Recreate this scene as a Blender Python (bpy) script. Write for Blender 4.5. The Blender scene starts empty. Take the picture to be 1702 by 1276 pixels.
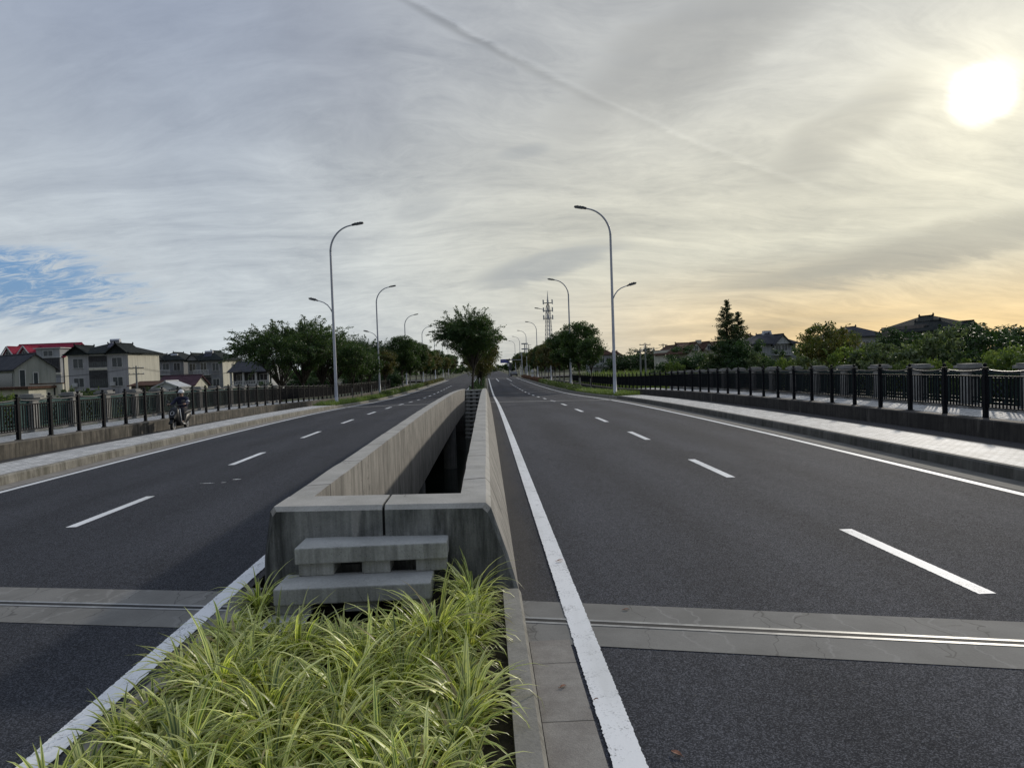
import bpy, math, random
import numpy as np
from mathutils import Vector, Matrix

R = math.radians
scene = bpy.context.scene
COL = scene.collection
rnd = random.Random(7)

# ------------------------------------------------------------------ camera
FPX, YAW, PITCH, ROLL, CX, CZ = 1134.137, 0.03768, 0.02753, 0.03387, 0.9807, 2.0102
_f = Vector((math.sin(YAW) * math.cos(PITCH), math.cos(YAW) * math.cos(PITCH), -math.sin(PITCH)))
_r = Vector((math.cos(YAW), -math.sin(YAW), 0))
_u = _r.cross(_f)
CR = math.cos(ROLL) * _r - math.sin(ROLL) * _u
CU = math.sin(ROLL) * _r + math.cos(ROLL) * _u
cam = bpy.data.cameras.new('camera')
cam.lens = 36.0 * FPX / 1702.0
cam.sensor_width = 36.0
cam.sensor_fit = 'HORIZONTAL'
cam.clip_start = 0.05
cam.clip_end = 5000
camo = bpy.data.objects.new('camera', cam)
COL.objects.link(camo)
camo.matrix_world = Matrix(((CR.x, CU.x, -_f.x, CX), (CR.y, CU.y, -_f.y, 0), (CR.z, CU.z, -_f.z, CZ), (0, 0, 0, 1)))
scene.camera = camo


def ray(px, py):
    return (_f + CR * ((px - 851) / FPX) - CU * ((py - 638) / FPX))


def at(px, py, Y):
    """the point of the world seen at a pixel of the photograph, at distance Y along the road"""
    d = ray(px, py)
    return Vector((CX, 0, CZ)) + d * (Y / d.y)


# ------------------------------------------------------------------ sun and exposure
SUN_EL, SUN_AZ = R(18.3), R(36.0)      # azimuth measured from +Y towards +X
SUN = Vector((math.sin(SUN_AZ) * math.cos(SUN_EL), math.cos(SUN_AZ) * math.cos(SUN_EL), math.sin(SUN_EL)))
sl = bpy.data.lights.new('sun', 'SUN')
sl.energy = 1.9
sl.angle = R(2.0)
sl.color = (1.0, 0.92, 0.80)
so = bpy.data.objects.new('sun', sl)
COL.objects.link(so)
so.rotation_euler = (-SUN).to_track_quat('-Z', 'Y').to_euler()
so.location = (60, 80, 60)
scene.view_settings.view_transform = 'Standard'
scene.view_settings.look = 'None'
scene.view_settings.exposure = 0.0
scene.view_settings.gamma = 1.0
scene.render.engine = 'CYCLES'
scene.cycles.max_bounces = 6
scene.cycles.transparent_max_bounces = 8
scene.cycles.sample_clamp_indirect = 4.0


# ------------------------------------------------------------------ node helper
class NT:
    def __init__(self, tree):
        self.t = tree

    def _set(self, sock, v):
        if isinstance(v, bpy.types.NodeSocket):
            self.t.links.new(v, sock)
        elif v is not None:
            if isinstance(v, (tuple, list)) and len(v) == 3 and sock.type == 'RGBA':
                v = (*v, 1.0)
            sock.default_value = v

    def new(self, typ, props=None, out=0, **ins):
        n = self.t.nodes.new(typ)
        for k, v in (props or {}).items():
            setattr(n, k, v)
        for k, v in ins.items():
            key = int(k[1:]) if k[0] == 'i' and k[1:].isdigit() else k.replace('_', ' ')
            self._set(n.inputs[key], v)
        return n.outputs[out]

    def m(self, op, a, b=0.0, c=None, clamp=False):
        kw = {'i0': a, 'i1': b}
        if c is not None:
            kw['i2'] = c
        return self.new('ShaderNodeMath', {'operation': op, 'use_clamp': clamp}, **kw)

    def vm(self, op, a, b=(0, 0, 0), scale=None):
        n = self.t.nodes.new('ShaderNodeVectorMath')
        n.operation = op
        self._set(n.inputs[0], a)
        self._set(n.inputs[1], b)
        if scale is not None:
            self._set(n.inputs['Scale'], scale)
        return n.outputs['Value' if op in ('DOT_PRODUCT', 'LENGTH', 'DISTANCE') else 'Vector']

    def mix(self, fac, a, b, blend='MIX'):
        n = self.t.nodes.new('ShaderNodeMix')
        n.data_type = 'RGBA'
        n.blend_type = blend
        n.clamp_factor = True
        self._set(n.inputs[0], fac)
        self._set(n.inputs[6], a)
        self._set(n.inputs[7], b)
        return n.outputs[2]

    def sstep(self, v, lo, hi, a=0.0, b=1.0):
        n = self.t.nodes.new('ShaderNodeMapRange')
        n.interpolation_type = 'SMOOTHSTEP'
        for i, x in enumerate((v, lo, hi, a, b)):
            self._set(n.inputs[i], x)
        return n.outputs[0]

    def noise(self, vec, scale, detail=4, rough=0.55, dist=0.0, color=False):
        return self.new('ShaderNodeTexNoise', None, 1 if color else 0, Vector=vec, Scale=scale, Detail=detail, Roughness=rough, Distortion=dist)

    def ramp(self, fac, stops):
        n = self.t.nodes.new('ShaderNodeValToRGB')
        self._set(n.inputs[0], fac)
        e = n.color_ramp.elements
        while len(e) < len(stops):
            e.new(0.5)
        for el, (p, c) in zip(e, stops):
            el.position = p
            el.color = (*c, 1)
        return n.outputs[0]

    def mapping(self, vec, scale=(1, 1, 1), loc=(0, 0, 0), rot=(0, 0, 0)):
        return self.new('ShaderNodeMapping', None, Vector=vec, Scale=scale, Location=loc, Rotation=rot)

    def xyz(self, vec):
        n = self.t.nodes.new('ShaderNodeSeparateXYZ')
        self._set(n.inputs[0], vec)
        return n.outputs[0], n.outputs[1], n.outputs[2]

    def comb(self, x, y, z):
        return self.new('ShaderNodeCombineXYZ', None, X=x, Y=y, Z=z)


# ------------------------------------------------------------------ sky: Nishita seen through gaps in a high streaky cloud layer
world = bpy.data.worlds.new("World")
scene.world = world
world.use_nodes = True
wt = world.node_tree
wt.nodes.clear()
W = NT(wt)
D = W.vm('NORMALIZE', W.new('ShaderNodeTexCoord', None, 0))
dx, dy, dz = W.xyz(D)
sky = W.new('ShaderNodeTexSky', {'sky_type': 'NISHITA', 'sun_disc': False, 'sun_elevation': SUN_EL, 'sun_rotation': SUN_AZ,
                                 'air_density': 1.3, 'dust_density': 1.5, 'ozone_density': 2.0})
up = W.m('MAXIMUM', dz, 0.0)
SUNV = ray(1632, 158).normalized()
s = W.vm('DOT_PRODUCT', D, tuple(SUNV))
# position on a flat cloud deck
inv = W.m('DIVIDE', 1.0, W.m('ADD', up, 0.24))
P = W.comb(W.m('MULTIPLY', dx, inv), W.m('MULTIPLY', dy, inv), 0.0)
warp = W.noise(P, 0.55, 3, 0.5, color=True)
Pw = W.vm('ADD', P, W.vm('SCALE', W.vm('SUBTRACT', warp, (0.5, 0.5, 0.5)), scale=0.9))
rows = W.mapping(Pw, (0.62, 1.9, 1.0), rot=(0, 0, R(-52)))      # long streaks
n_str = W.noise(rows, 2.3, 10, 0.63, 1.1)
n_big = W.noise(Pw, 1.2, 6, 0.58, 0.5)
n_fib = W.noise(W.mapping(Pw, (1.8, 5.0, 1.0), rot=(0, 0, R(-44))), 3.6, 9, 0.72, 0.8)
# light coming through the layer: cool away from the sun, warm and brighter towards it and low down
low = W.sstep(up, 0.02, 0.56, 1.0, 0.0)
cool = W.mix(low, (0.280, 0.328, 0.435), (0.57, 0.625, 0.66))
warm_low = W.mix(W.sstep(s, 0.78, 0.98), (0.66, 0.63, 0.53), (0.80, 0.58, 0.29))
warm_mid = W.mix(W.sstep(up, 0.01, 0.15, 1.0, 0.0), (0.64, 0.625, 0.525), warm_low)
warm = W.mix(W.sstep(up, 0.10, 0.46, 1.0, 0.0), (0.47, 0.485, 0.49), warm_mid)
wf = W.sstep(s, 0.52, 1.0)
cl = W.mix(wf, cool, warm)
# thickness of the layer
th = W.m('ADD', W.m('MULTIPLY', W.m('SUBTRACT', n_str, 0.5), 0.52), W.m('ADD', W.m('MULTIPLY', W.m('SUBTRACT', n_big, 0.5), 0.75), W.m('MULTIPLY', W.m('SUBTRACT', n_fib, 0.5), 0.42)))
th = W.m('MULTIPLY', th, W.sstep(s, 0.0, 0.95, 0.80, 1.15))
gain = W.m('SUBTRACT', 1.02, th)
gain = W.m('MAXIMUM', gain, 0.55)
gain = W.m('MINIMUM', gain, 1.32)
cl = W.vm('MULTIPLY', cl, W.comb(gain, W.m('ADD', W.m('MULTIPLY', gain, 0.95), 0.05), W.m('ADD', W.m('MULTIPLY', gain, 0.82), 0.18)))


def band(px0, py0, wx, wy, tilt, amount, col, nz=0.35):
    """one darker bank of cloud in a given direction of the sky"""
    c = ray(px0, py0).normalized()
    h = Vector((c.y, -c.x, 0)).normalized()
    v = h.cross(c)
    a = math.cos(tilt) * h + math.sin(tilt) * v
    b = -math.sin(tilt) * h + math.cos(tilt) * v
    ex = W.m('DIVIDE', W.vm('DOT_PRODUCT', D, tuple(a)), wx)
    ey = W.m('DIVIDE', W.m('ADD', W.vm('DOT_PRODUCT', D, tuple(b)), W.m('MULTIPLY', W.m('SUBTRACT', n_str, 0.5), wy * 1.6)), wy)
    r2 = W.m('ADD', W.m('MULTIPLY', ex, ex), W.m('MULTIPLY', ey, ey))
    r2 = W.m('ADD', r2, W.m('MULTIPLY', W.m('SUBTRACT', n_fib, 0.5), nz * 2))
    front = W.m('GREATER_THAN', W.vm('DOT_PRODUCT', D, tuple(c)), 0.3)
    return W.m('MULTIPLY', W.m('MULTIPLY', W.sstep(r2, 0.1, 1.25, 1.0, 0.0), amount), front), col


for px0, py0, wx, wy, tl, am, cc, *nz_ in ((1560, 410, 0.22, 0.030, R(8), 0.62, (0.31, 0.31, 0.29), 0.95), (1300, 462, 0.12, 0.012, R(5), 0.35, (0.38, 0.38, 0.34)),
                                     (910, 440, 0.12, 0.022, R(12), 0.60, (0.32, 0.35, 0.38)), (700, 350, 0.05, 0.018, R(15), 0.30, (0.34, 0.37, 0.40)),
                                     (1400, 220, 0.11, 0.035, R(28), 0.42, (0.31, 0.315, 0.31), 1.0), (1150, 90, 0.20, 0.07, R(25), 0.45, (0.29, 0.30, 0.31), 0.9),
                                     (870, 252, 0.04, 0.010, R(6), 0.35, (0.33, 0.36, 0.39)), (250, 120, 0.26, 0.13, R(20), 0.22, (0.25, 0.29, 0.37)),
                                     (560, 90, 0.14, 0.06, R(-60), 0.25, (0.28, 0.31, 0.38)), (1250, 540, 0.3, 0.008, R(2), 0.25, (0.45, 0.40, 0.30))):
    bf, bc = band(px0, py0, wx, wy, tl, am, cc, nz_[0] if nz_ else 0.5)
    cl = W.mix(bf, cl, bc)
# glow of the veiled sun, its overexposed disc included
ang = W.m('ARCCOSINE', W.m('MINIMUM', s, 0.999999))
glow = W.m('ADD', W.m('MULTIPLY', W.m('EXPONENT', W.m('MULTIPLY', ang, -5.5)), 0.24), W.m('MULTIPLY', W.m('EXPONENT', W.m('MULTIPLY', ang, -13.0)), 0.30))
glow = W.m('MULTIPLY', glow, W.m('ADD', W.m('MULTIPLY', W.m('SUBTRACT', 0.5, n_str), 1.0), 1.0))
disc = W.m('MULTIPLY', W.sstep(W.m('ADD', ang, W.m('MULTIPLY', W.m('SUBTRACT', n_str, 0.5), 0.02)), 0.004, 0.042, 1.0, 0.0), 1.6)
cl = W.vm('ADD', cl, W.vm('SCALE', (1.0, 0.90, 0.60), scale=glow))
cl = W.vm('ADD', cl, W.vm('SCALE', (1.0, 0.97, 0.85), scale=disc))
# an old contrail: a thin darker line with a bright edge
A1, A2 = ray(700, 10).normalized(), ray(1330, 310).normalized()
NP = A1.cross(A2).normalized()
MID = ray(1010, 160).normalized()
off = W.vm('DOT_PRODUCT', D, tuple(NP))
mid_d = W.m('SUBTRACT', 1.0, W.vm('DOT_PRODUCT', D, tuple(MID)))
off = W.m('ADD', off, W.m('ADD', W.m('MULTIPLY', mid_d, 0.30), W.m('ADD', -0.0135, W.m('MULTIPLY', W.m('SUBTRACT', n_fib, 0.5), 0.016))))
along = W.sstep(W.vm('DOT_PRODUCT', D, tuple(MID)), 0.93, 0.975)
tr_d = W.m('MULTIPLY', W.sstep(W.m('ABSOLUTE', off), 0.0, 0.0085, 1.0, 0.0), W.m('MULTIPLY', along, W.sstep(s, 0.78, 0.93, 1.0, 0.15)))
tr_b = W.m('MULTIPLY', W.sstep(W.m('ABSOLUTE', W.m('SUBTRACT', off, -0.006)), 0.0, 0.006, 1.0, 0.0), along)
cl = W.vm('SCALE', cl, scale=W.m('ADD', 1.0, W.m('SUBTRACT', W.m('MULTIPLY', tr_b, 0.07), W.m('MULTIPLY', tr_d, 0.25))))
# the gap low on the left where the blue sky shows
gf, _c = band(25, 468, 0.155, 0.050, R(-8), 1.0, None, 0.55)
gf2 = W.m('MULTIPLY', gf, W.sstep(W.m('ADD', W.m('MULTIPLY', n_big, 0.5), W.m('MULTIPLY', n_fib, 0.6)), 0.50, 0.66, 1.0, 0.0))
blue = W.vm('ADD', W.vm('SCALE', sky, scale=0.055), (0.0, 0.10, 0.32))
skyc = W.mix(gf2, cl, blue)
# unseen sky shaped for its light: darkened opposite the sun, brightened overhead
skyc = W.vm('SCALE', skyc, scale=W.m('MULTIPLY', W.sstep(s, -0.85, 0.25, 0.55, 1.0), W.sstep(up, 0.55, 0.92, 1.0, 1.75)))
bg = wt.nodes.new('ShaderNodeBackground')
bg.inputs['Strength'].default_value = 0.1
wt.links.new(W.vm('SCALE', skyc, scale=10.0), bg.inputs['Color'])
wo = wt.nodes.new('ShaderNodeOutputWorld')
wt.links.new(bg.outputs[0], wo.inputs[0])
world.cycles.sampling_method = 'MANUAL'
world.cycles.sample_map_resolution = 512


# ------------------------------------------------------------------ objects
def tag(o, label=None, cat=None, group=None, kind=None):
    if label: o['label'] = label
    if cat: o['category'] = cat
    if group: o['group'] = group
    if kind: o['kind'] = kind
    return o


def empty(name, loc=(0, 0, 0), rz=0.0, label=None, cat=None, group=None):
    o = bpy.data.objects.new(name, None)
    COL.objects.link(o)
    o.location = loc
    o.rotation_euler = (0, 0, rz)
    o.empty_display_size = 0.1
    return tag(o, label, cat, group)


def copy_tree(o, parent=None):
    c = o.copy()
    COL.objects.link(c)
    c.parent = parent
    for ch in list(o.children):
        copy_tree(ch, c)
    return c


class MB:
    """collects faces of one part"""

    def __init__(self):
        self.v, self.f, self.mi = [], [], []
        self.smooth = False

    def face(self, pts, m=0):
        b = len(self.v)
        self.v += [tuple(p) for p in pts]
        self.f.append(tuple(range(b, b + len(pts))))
        self.mi.append(m)

    def add(self, vs, fs, m=0):
        b = len(self.v)
        self.v += [tuple(p) for p in vs]
        for f in fs:
            self.f.append(tuple(b + i for i in f))
            self.mi.append(m)
        return self

    def box(self, x0, x1, y0, y1, z0, z1, m=0, M=None):
        vs = [Vector((x, y, z)) for z in (z0, z1) for y in (y0, y1) for x in (x0, x1)]
        if M is not None:
            vs = [M @ v for v in vs]
        return self.add(vs, [(0, 2, 3, 1), (4, 5, 7, 6), (0, 1, 5, 4), (2, 6, 7, 3), (0, 4, 6, 2), (1, 3, 7, 5)], m)

    def prism(self, poly, p0, p1, ax='y', m=0):
        """poly of 2D points swept along an axis"""
        def mk(a, b, t):
            return {'y': (a, t, b), 'x': (t, a, b), 'z': (a, b, t)}[ax]
        n = len(poly)
        vs = [mk(a, b, p0) for a, b in poly] + [mk(a, b, p1) for a, b in poly]
        fs = [(i, (i + 1) % n, n + (i + 1) % n, n + i) for i in range(n)] + [tuple(range(n - 1, -1, -1)), tuple(range(n, 2 * n))]
        return self.add(vs, fs, m)

    def tube(self, pts, rad, n=8, m=0, cap=True):
        pts = [Vector(p) for p in pts]
        if not isinstance(rad, (list, tuple)):
            rad = [rad] * len(pts)
        vs, fs = [], []
        prev = None
        for i, p in enumerate(pts):
            d = (pts[min(i + 1, len(pts) - 1)] - pts[max(i - 1, 0)]).normalized()
            a = prev if prev is not None else (Vector((1, 0, 0)) if abs(d.x) < 0.9 else Vector((0, 1, 0)))
            a = (a - d * a.dot(d)).normalized()
            prev = a
            b = d.cross(a)
            for k in range(n):
                t = 2 * math.pi * k / n
                vs.append(p + (a * math.cos(t) + b * math.sin(t)) * rad[i])
        for i in range(len(pts) - 1):
            for k in range(n):
                fs.append((i * n + k, i * n + (k + 1) % n, (i + 1) * n + (k + 1) % n, (i + 1) * n + k))
        if cap:
            fs.append(tuple(range(n - 1, -1, -1)))
            fs.append(tuple((len(pts) - 1) * n + k for k in range(n)))
        return self.add(vs, fs, m)

    def lathe(self, prof, n=12, c=(0, 0, 0), m=0):
        vs, fs = [], []
        for r, z in prof:
            for k in range(n):
                t = 2 * math.pi * k / n
                vs.append((c[0] + r * math.cos(t), c[1] + r * math.sin(t), c[2] + z))
        for i in range(len(prof) - 1):
            for k in range(n):
                fs.append((i * n + k, i * n + (k + 1) % n, (i + 1) * n + (k + 1) % n, (i + 1) * n + k))
        return self.add(vs, fs, m)

    def build(self, name, mats, parent=None, smooth=False, loc=(0, 0, 0), bevel=0.0):
        me = bpy.data.meshes.new(name)
        me.from_pydata(self.v, [], self.f)
        if not isinstance(mats, (list, tuple)):
            mats = [mats]
        for mm in mats:
            me.materials.append(mm)
        if len(mats) > 1:
            me.polygons.foreach_set('material_index', self.mi)
        if smooth:
            me.polygons.foreach_set('use_smooth', [True] * len(me.polygons))
        me.update()
        o = bpy.data.objects.new(name, me)
        COL.objects.link(o)
        o.location = loc
        if parent is not None:
            o.parent = parent
        if bevel:
            b = o.modifiers.new('bevel', 'BEVEL')
            b.width = bevel
            b.segments = 2
            b.limit_method = 'ANGLE'
        return o


# ------------------------------------------------------------------ materials
def newmat(name):
    m = bpy.data.materials.new(name)
    m.use_nodes = True
    t = m.node_tree
    t.nodes.clear()
    return m, NT(t)


def finish(m, N, col, rough=0.8, bump=None, bump_s=0.3, bump_d=0.01, spec=0.4, metal=0.0, trans=None):
    p = N.t.nodes.new('ShaderNodeBsdfPrincipled')
    N._set(p.inputs['Base Color'], col)
    N._set(p.inputs['Roughness'], rough)
    N._set(p.inputs['Metallic'], metal)
    N._set(p.inputs['Specular IOR Level'], spec)
    if bump is not None:
        b = N.t.nodes.new('ShaderNodeBump')
        b.inputs['Strength'].default_value = bump_s
        b.inputs['Distance'].default_value = bump_d
        N._set(b.inputs['Height'], bump)
        N.t.links.new(b.outputs[0], p.inputs['Normal'])
    o = N.t.nodes.new('ShaderNodeOutputMaterial')
    sh = p.outputs[0]
    if trans is not None:
        tl = N.t.nodes.new('ShaderNodeBsdfTranslucent')
        N._set(tl.inputs['Color'], trans[1])
        mx = N.t.nodes.new('ShaderNodeMixShader')
        N._set(mx.inputs[0], trans[0])
        N.t.links.new(sh, mx.inputs[1])
        N.t.links.new(tl.outputs[0], mx.inputs[2])
        sh = mx.outputs[0]
    N.t.links.new(sh, o.inputs[0])
    return m


def coords(N):
    return N.new('ShaderNodeTexCoord', None, 3)


def gmat(name, c1, c2, s=3.0, st=(1, 1, 1), rough=0.8, bump=0.0, big=None, spec=0.4, metal=0.0, fine=40.0, obj_var=0.0):
    """two colours mixed by noise, fine grain, optional large patches"""
    m, N = newmat(name)
    co = coords(N)
    n = N.noise(N.mapping(co, st), s, 6, 0.62)
    col = N.mix(N.sstep(n, 0.32, 0.68), c1, c2)
    g = N.noise(co, fine, 3, 0.6)
    col = N.mix(1.0, col, N.comb(N.m('ADD', 0.75, N.m('MULTIPLY', g, 0.5)), N.m('ADD', 0.75, N.m('MULTIPLY', g, 0.5)), N.m('ADD', 0.75, N.m('MULTIPLY', g, 0.5))), 'MULTIPLY')
    if big:
        b = N.sstep(N.noise(co, big[0], 3, 0.5), 0.35, 0.65, big[1], 1.05)
        col = N.mix(1.0, col, N.comb(b, b, b), 'MULTIPLY')
    if obj_var:
        r = N.new('ShaderNodeObjectInfo', None, 5)
        f = N.m('ADD', 1.0 - obj_var, N.m('MULTIPLY', r, 2 * obj_var))
        col = N.mix(1.0, col, N.comb(f, f, f), 'MULTIPLY')
    return finish(m, N, col, rough, g if bump else None, bump, 0.01, spec, metal)


def grey(N, v):
    return N.comb(v, v, v)


MAT = {}


def asphalt(name, base):
    m, N = newmat(name)
    co = coords(N)
    v = N.new('ShaderNodeTexVoronoi', None, 1, Vector=co, Scale=150.0)          # aggregate, one shade per stone
    vg = N.xyz(v)[0]
    n1 = N.noise(co, 330, 2, 0.7)
    n2 = N.noise(N.mapping(co, (1.0, 0.22, 1)), 0.8, 5, 0.6)
    n3 = N.noise(co, 9.0, 4, 0.6)
    val = N.m('MULTIPLY', N.m('ADD', 0.58, N.m('MULTIPLY', N.m('POWER', vg, 3.0), 1.7)), N.m('ADD', 0.6, N.m('MULTIPLY', n1, 0.8)))
    val = N.m('MULTIPLY', val, N.sstep(n2, 0.3, 0.7, 0.86, 1.14))
    val = N.m('MULTIPLY', val, N.sstep(n3, 0.3, 0.7, 0.92, 1.08))
    # wheel tracks: slightly polished lengthways
    x, y, z = N.xyz(co)
    tr = N.m('SINE', N.m('MULTIPLY', x, 3.59))
    val = N.m('MULTIPLY', val, N.m('ADD', 1.0, N.m('MULTIPLY', tr, 0.085)))
    col = N.vm('SCALE', base, scale=val)
    ax = N.m('ABSOLUTE', x)
    dn = N.noise(N.mapping(co, (1.5, 0.35, 1)), 1.6, 5, 0.65)
    edge = N.m('ADD', N.sstep(N.m('SUBTRACT', ax, N.m('MULTIPLY', dn, 0.5)), 0.95, 1.35, 1.0, 0.0), N.sstep(N.m('ADD', ax, N.m('MULTIPLY', dn, 0.6)), 8.75, 9.35, 0.0, 0.8))
    col = N.mix(N.m('MULTIPLY', edge, 0.55), col, (0.085, 0.076, 0.064))
    stain = N.sstep(N.noise(N.mapping(co, (1.0, 0.5, 1), loc=(5, 2, 0)), 0.55, 5, 0.7), 0.58, 0.72)
    col = N.mix(N.m('MULTIPLY', stain, 0.30), col, (0.020, 0.020, 0.021))
    spots = N.sstep(N.noise(co, 34, 2, 0.5), 0.715, 0.75)
    col = N.mix(N.m('MULTIPLY', spots, 0.5), col, (0.16, 0.15, 0.13))
    h = N.m('ADD', N.m('MULTIPLY', vg, 0.6), n1)
    return finish(m, N, col, N.sstep(vg, 0.1, 0.9, 0.98, 0.80), h, 0.45, 0.004, 0.10)


MAT['asphalt'] = asphalt('asphalt', (0.052, 0.054, 0.061))
MAT['asphalt_old'] = asphalt('asphalt_old', (0.047, 0.049, 0.055))


def paint():
    m, N = newmat('road_paint')
    co = coords(N)
    n = N.noise(co, 70, 4, 0.7)
    w = N.noise(co, 5, 4, 0.6)
    e = N.m('ADD', N.m('MULTIPLY', n, 0.7), N.m('MULTIPLY', w, 0.5))
    col = N.mix(N.sstep(e, 0.635, 0.75), (0.80, 0.80, 0.78), (0.34, 0.34, 0.33))
    col = N.mix(N.sstep(N.noise(N.mapping(co, (1, 0.15, 1)), 2.5, 4, 0.6), 0.4, 0.75), col, (0.62, 0.62, 0.59))
    return finish(m, N, col, 0.6, n, 0.3, 0.004, 0.4)


MAT['paint'] = paint()


def paver():
    m, N = newmat('pavers')
    co = coords(N)
    v = N.mapping(co, (1, 1, 1), rot=(0, 0, R(90)))
    br = N.t.nodes.new('ShaderNodeTexBrick')
    N._set(br.inputs['Vector'], v)
    for k, x in (('Scale', 1.0), ('Mortar Size', 0.008), ('Mortar Smooth', 0.3), ('Bias', 0.0), ('Brick Width', 0.20), ('Row Height', 0.10)):
        br.inputs[k].default_value = x
    br.inputs['Color1'].default_value = (0.47, 0.46, 0.435, 1)
    br.inputs['Color2'].default_value = (0.66, 0.645, 0.60, 1)
    br.inputs['Mortar'].default_value = (0.12, 0.12, 0.11, 1)
    n = N.noise(co, 2.2, 5, 0.6)
    d = N.sstep(n, 0.35, 0.7, 0.78, 1.1)
    col = N.mix(1.0, br.outputs[0], grey(N, d), 'MULTIPLY')
    g = N.noise(co, 120, 2, 0.6)
    col = N.mix(1.0, col, grey(N, N.m('ADD', 0.75, N.m('MULTIPLY', g, 0.5))), 'MULTIPLY')
    h = N.m('SUBTRACT', N.m('MULTIPLY', g, 0.25), br.outputs[1])
    return finish(m, N, col, 0.68, h, 0.5, 0.006, 0.38)


MAT['paver'] = paver()


def streaked(name, c1, c2, dark, amount, seam=None, pale=None, top_warm=None):
    """cast concrete: rain streaks running down, blotches, formwork seams"""
    m, N = newmat(name)
    co = coords(N)
    x, y, z = N.xyz(co)
    n1 = N.noise(co, 2.6, 6, 0.62)
    col = N.mix(N.sstep(n1, 0.3, 0.7), c1, c2)
    st = N.noise(N.mapping(co, (3.6, 3.6, 0.40)), 1.5, 8, 0.70, 0.25)
    nz = N.t.nodes.new('ShaderNodeNewGeometry')
    upz = N.xyz(nz.outputs['Normal'])[2]
    side = N.sstep(upz, 0.4, 0.8, 1.0, 0.0)
    col = N.mix(N.m('MULTIPLY', N.m('MULTIPLY', N.sstep(st, 0.40, 0.70), side), amount), col, dark)
    fs_ = N.noise(N.mapping(co, (15.0, 15.0, 0.55)), 1.3, 4, 0.65)
    fm = N.m('MULTIPLY', N.m('SUBTRACT', fs_, 0.5), N.m('MULTIPLY', side, 1.1))
    col = N.mix(1.0, col, grey(N, N.m('ADD', 1.0, fm)), 'MULTIPLY')
    bl = N.noise(co, 0.9, 5, 0.6)
    col = N.mix(N.m('MULTIPLY', N.sstep(bl, 0.48, 0.72), 0.5 * amount), col, dark)
    if pale:
        pa = N.noise(N.mapping(co, (5.0, 5.0, 0.9), loc=(3, 1, 7)), 0.8, 3, 0.5)
        col = N.mix(N.m('MULTIPLY', N.sstep(pa, 0.64, 0.72), 0.7), col, pale)
    g = N.noise(co, 60, 3, 0.65)
    col = N.mix(1.0, col, grey(N, N.m('ADD', 0.66, N.m('MULTIPLY', g, 0.68))), 'MULTIPLY')
    pv = N.new('ShaderNodeTexVoronoi', None, 0, Vector=co, Scale=34.0)
    pore = N.m('MULTIPLY', N.sstep(pv, 0.10, 0.18, 1.0, 0.0), N.sstep(N.noise(co, 3.5, 2, 0.5), 0.5, 0.62))
    col = N.mix(N.m('MULTIPLY', pore, 0.65), col, (0.035, 0.033, 0.03))
    if seam:
        jit = N.m('MULTIPLY', N.m('SUBTRACT', N.noise(N.mapping(co, (1, 0.5, 0.6)), 1.5, 3, 0.6), 0.5), 0.16)
        fr = N.m('FRACT', N.m('DIVIDE', N.m('ADD', N.m('ADD', y, jit), 100.0), seam))
        sm = N.sstep(N.m('ABSOLUTE', N.m('SUBTRACT', fr, 0.5)), 0.0, 0.034 / seam, 1.0, 0.0)
        col = N.mix(N.m('MULTIPLY', sm, 0.88), col, (0.028, 0.027, 0.025))
    # hairline cracks
    vc = N.new('ShaderNodeTexVoronoi', {'feature': 'DISTANCE_TO_EDGE'}, 0, Vector=N.vm('ADD', co, N.vm('SCALE', N.noise(co, 3, 3, 0.6, color=True), scale=0.35)), Scale=1.1)
    ck = N.m('MULTIPLY', N.sstep(vc, 0.0, 0.008, 1.0, 0.0), N.sstep(N.noise(co, 0.7, 2, 0.5), 0.52, 0.6))
    col = N.mix(N.m('MULTIPLY', ck, 0.7), col, (0.04, 0.038, 0.035))
    return finish(m, N, col, 0.85, N.m('ADD', g, N.m('MULTIPLY', n1, 0.6)), 0.35, 0.008, 0.3)


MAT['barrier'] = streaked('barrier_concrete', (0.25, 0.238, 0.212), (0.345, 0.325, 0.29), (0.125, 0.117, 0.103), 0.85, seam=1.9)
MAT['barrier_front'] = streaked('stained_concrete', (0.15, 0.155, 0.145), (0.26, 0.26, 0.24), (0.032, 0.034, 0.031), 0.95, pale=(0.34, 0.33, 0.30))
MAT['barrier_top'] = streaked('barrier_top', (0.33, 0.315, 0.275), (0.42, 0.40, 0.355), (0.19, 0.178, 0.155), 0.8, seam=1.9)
MAT['step'] = streaked('step_concrete', (0.32, 0.318, 0.29), (0.41, 0.405, 0.37), (0.19, 0.19, 0.17), 0.8)
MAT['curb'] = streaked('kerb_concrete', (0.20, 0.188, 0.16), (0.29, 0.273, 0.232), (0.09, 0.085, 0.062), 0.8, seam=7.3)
MAT['curb_dark'] = streaked('dark_kerb_concrete', (0.10, 0.096, 0.085), (0.15, 0.143, 0.125), (0.05, 0.048, 0.038), 0.8, seam=7.3)  # right kerb's shade put into a darker copy of the kerb concrete
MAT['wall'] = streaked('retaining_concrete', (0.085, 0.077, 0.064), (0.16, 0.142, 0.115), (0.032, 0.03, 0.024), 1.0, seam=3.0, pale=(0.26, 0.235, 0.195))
MAT['wall_shaded'] = streaked('shaded_concrete', (0.045, 0.041, 0.037), (0.075, 0.068, 0.06), (0.022, 0.02, 0.018), 1.0, seam=3.0, pale=(0.13, 0.12, 0.105))  # darker copy of the wall concrete; the right wall's shade is in the colour
MAT['under'] = streaked('deck_concrete', (0.16, 0.16, 0.15), (0.22, 0.21, 0.2), (0.09, 0.09, 0.085), 0.8)


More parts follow.
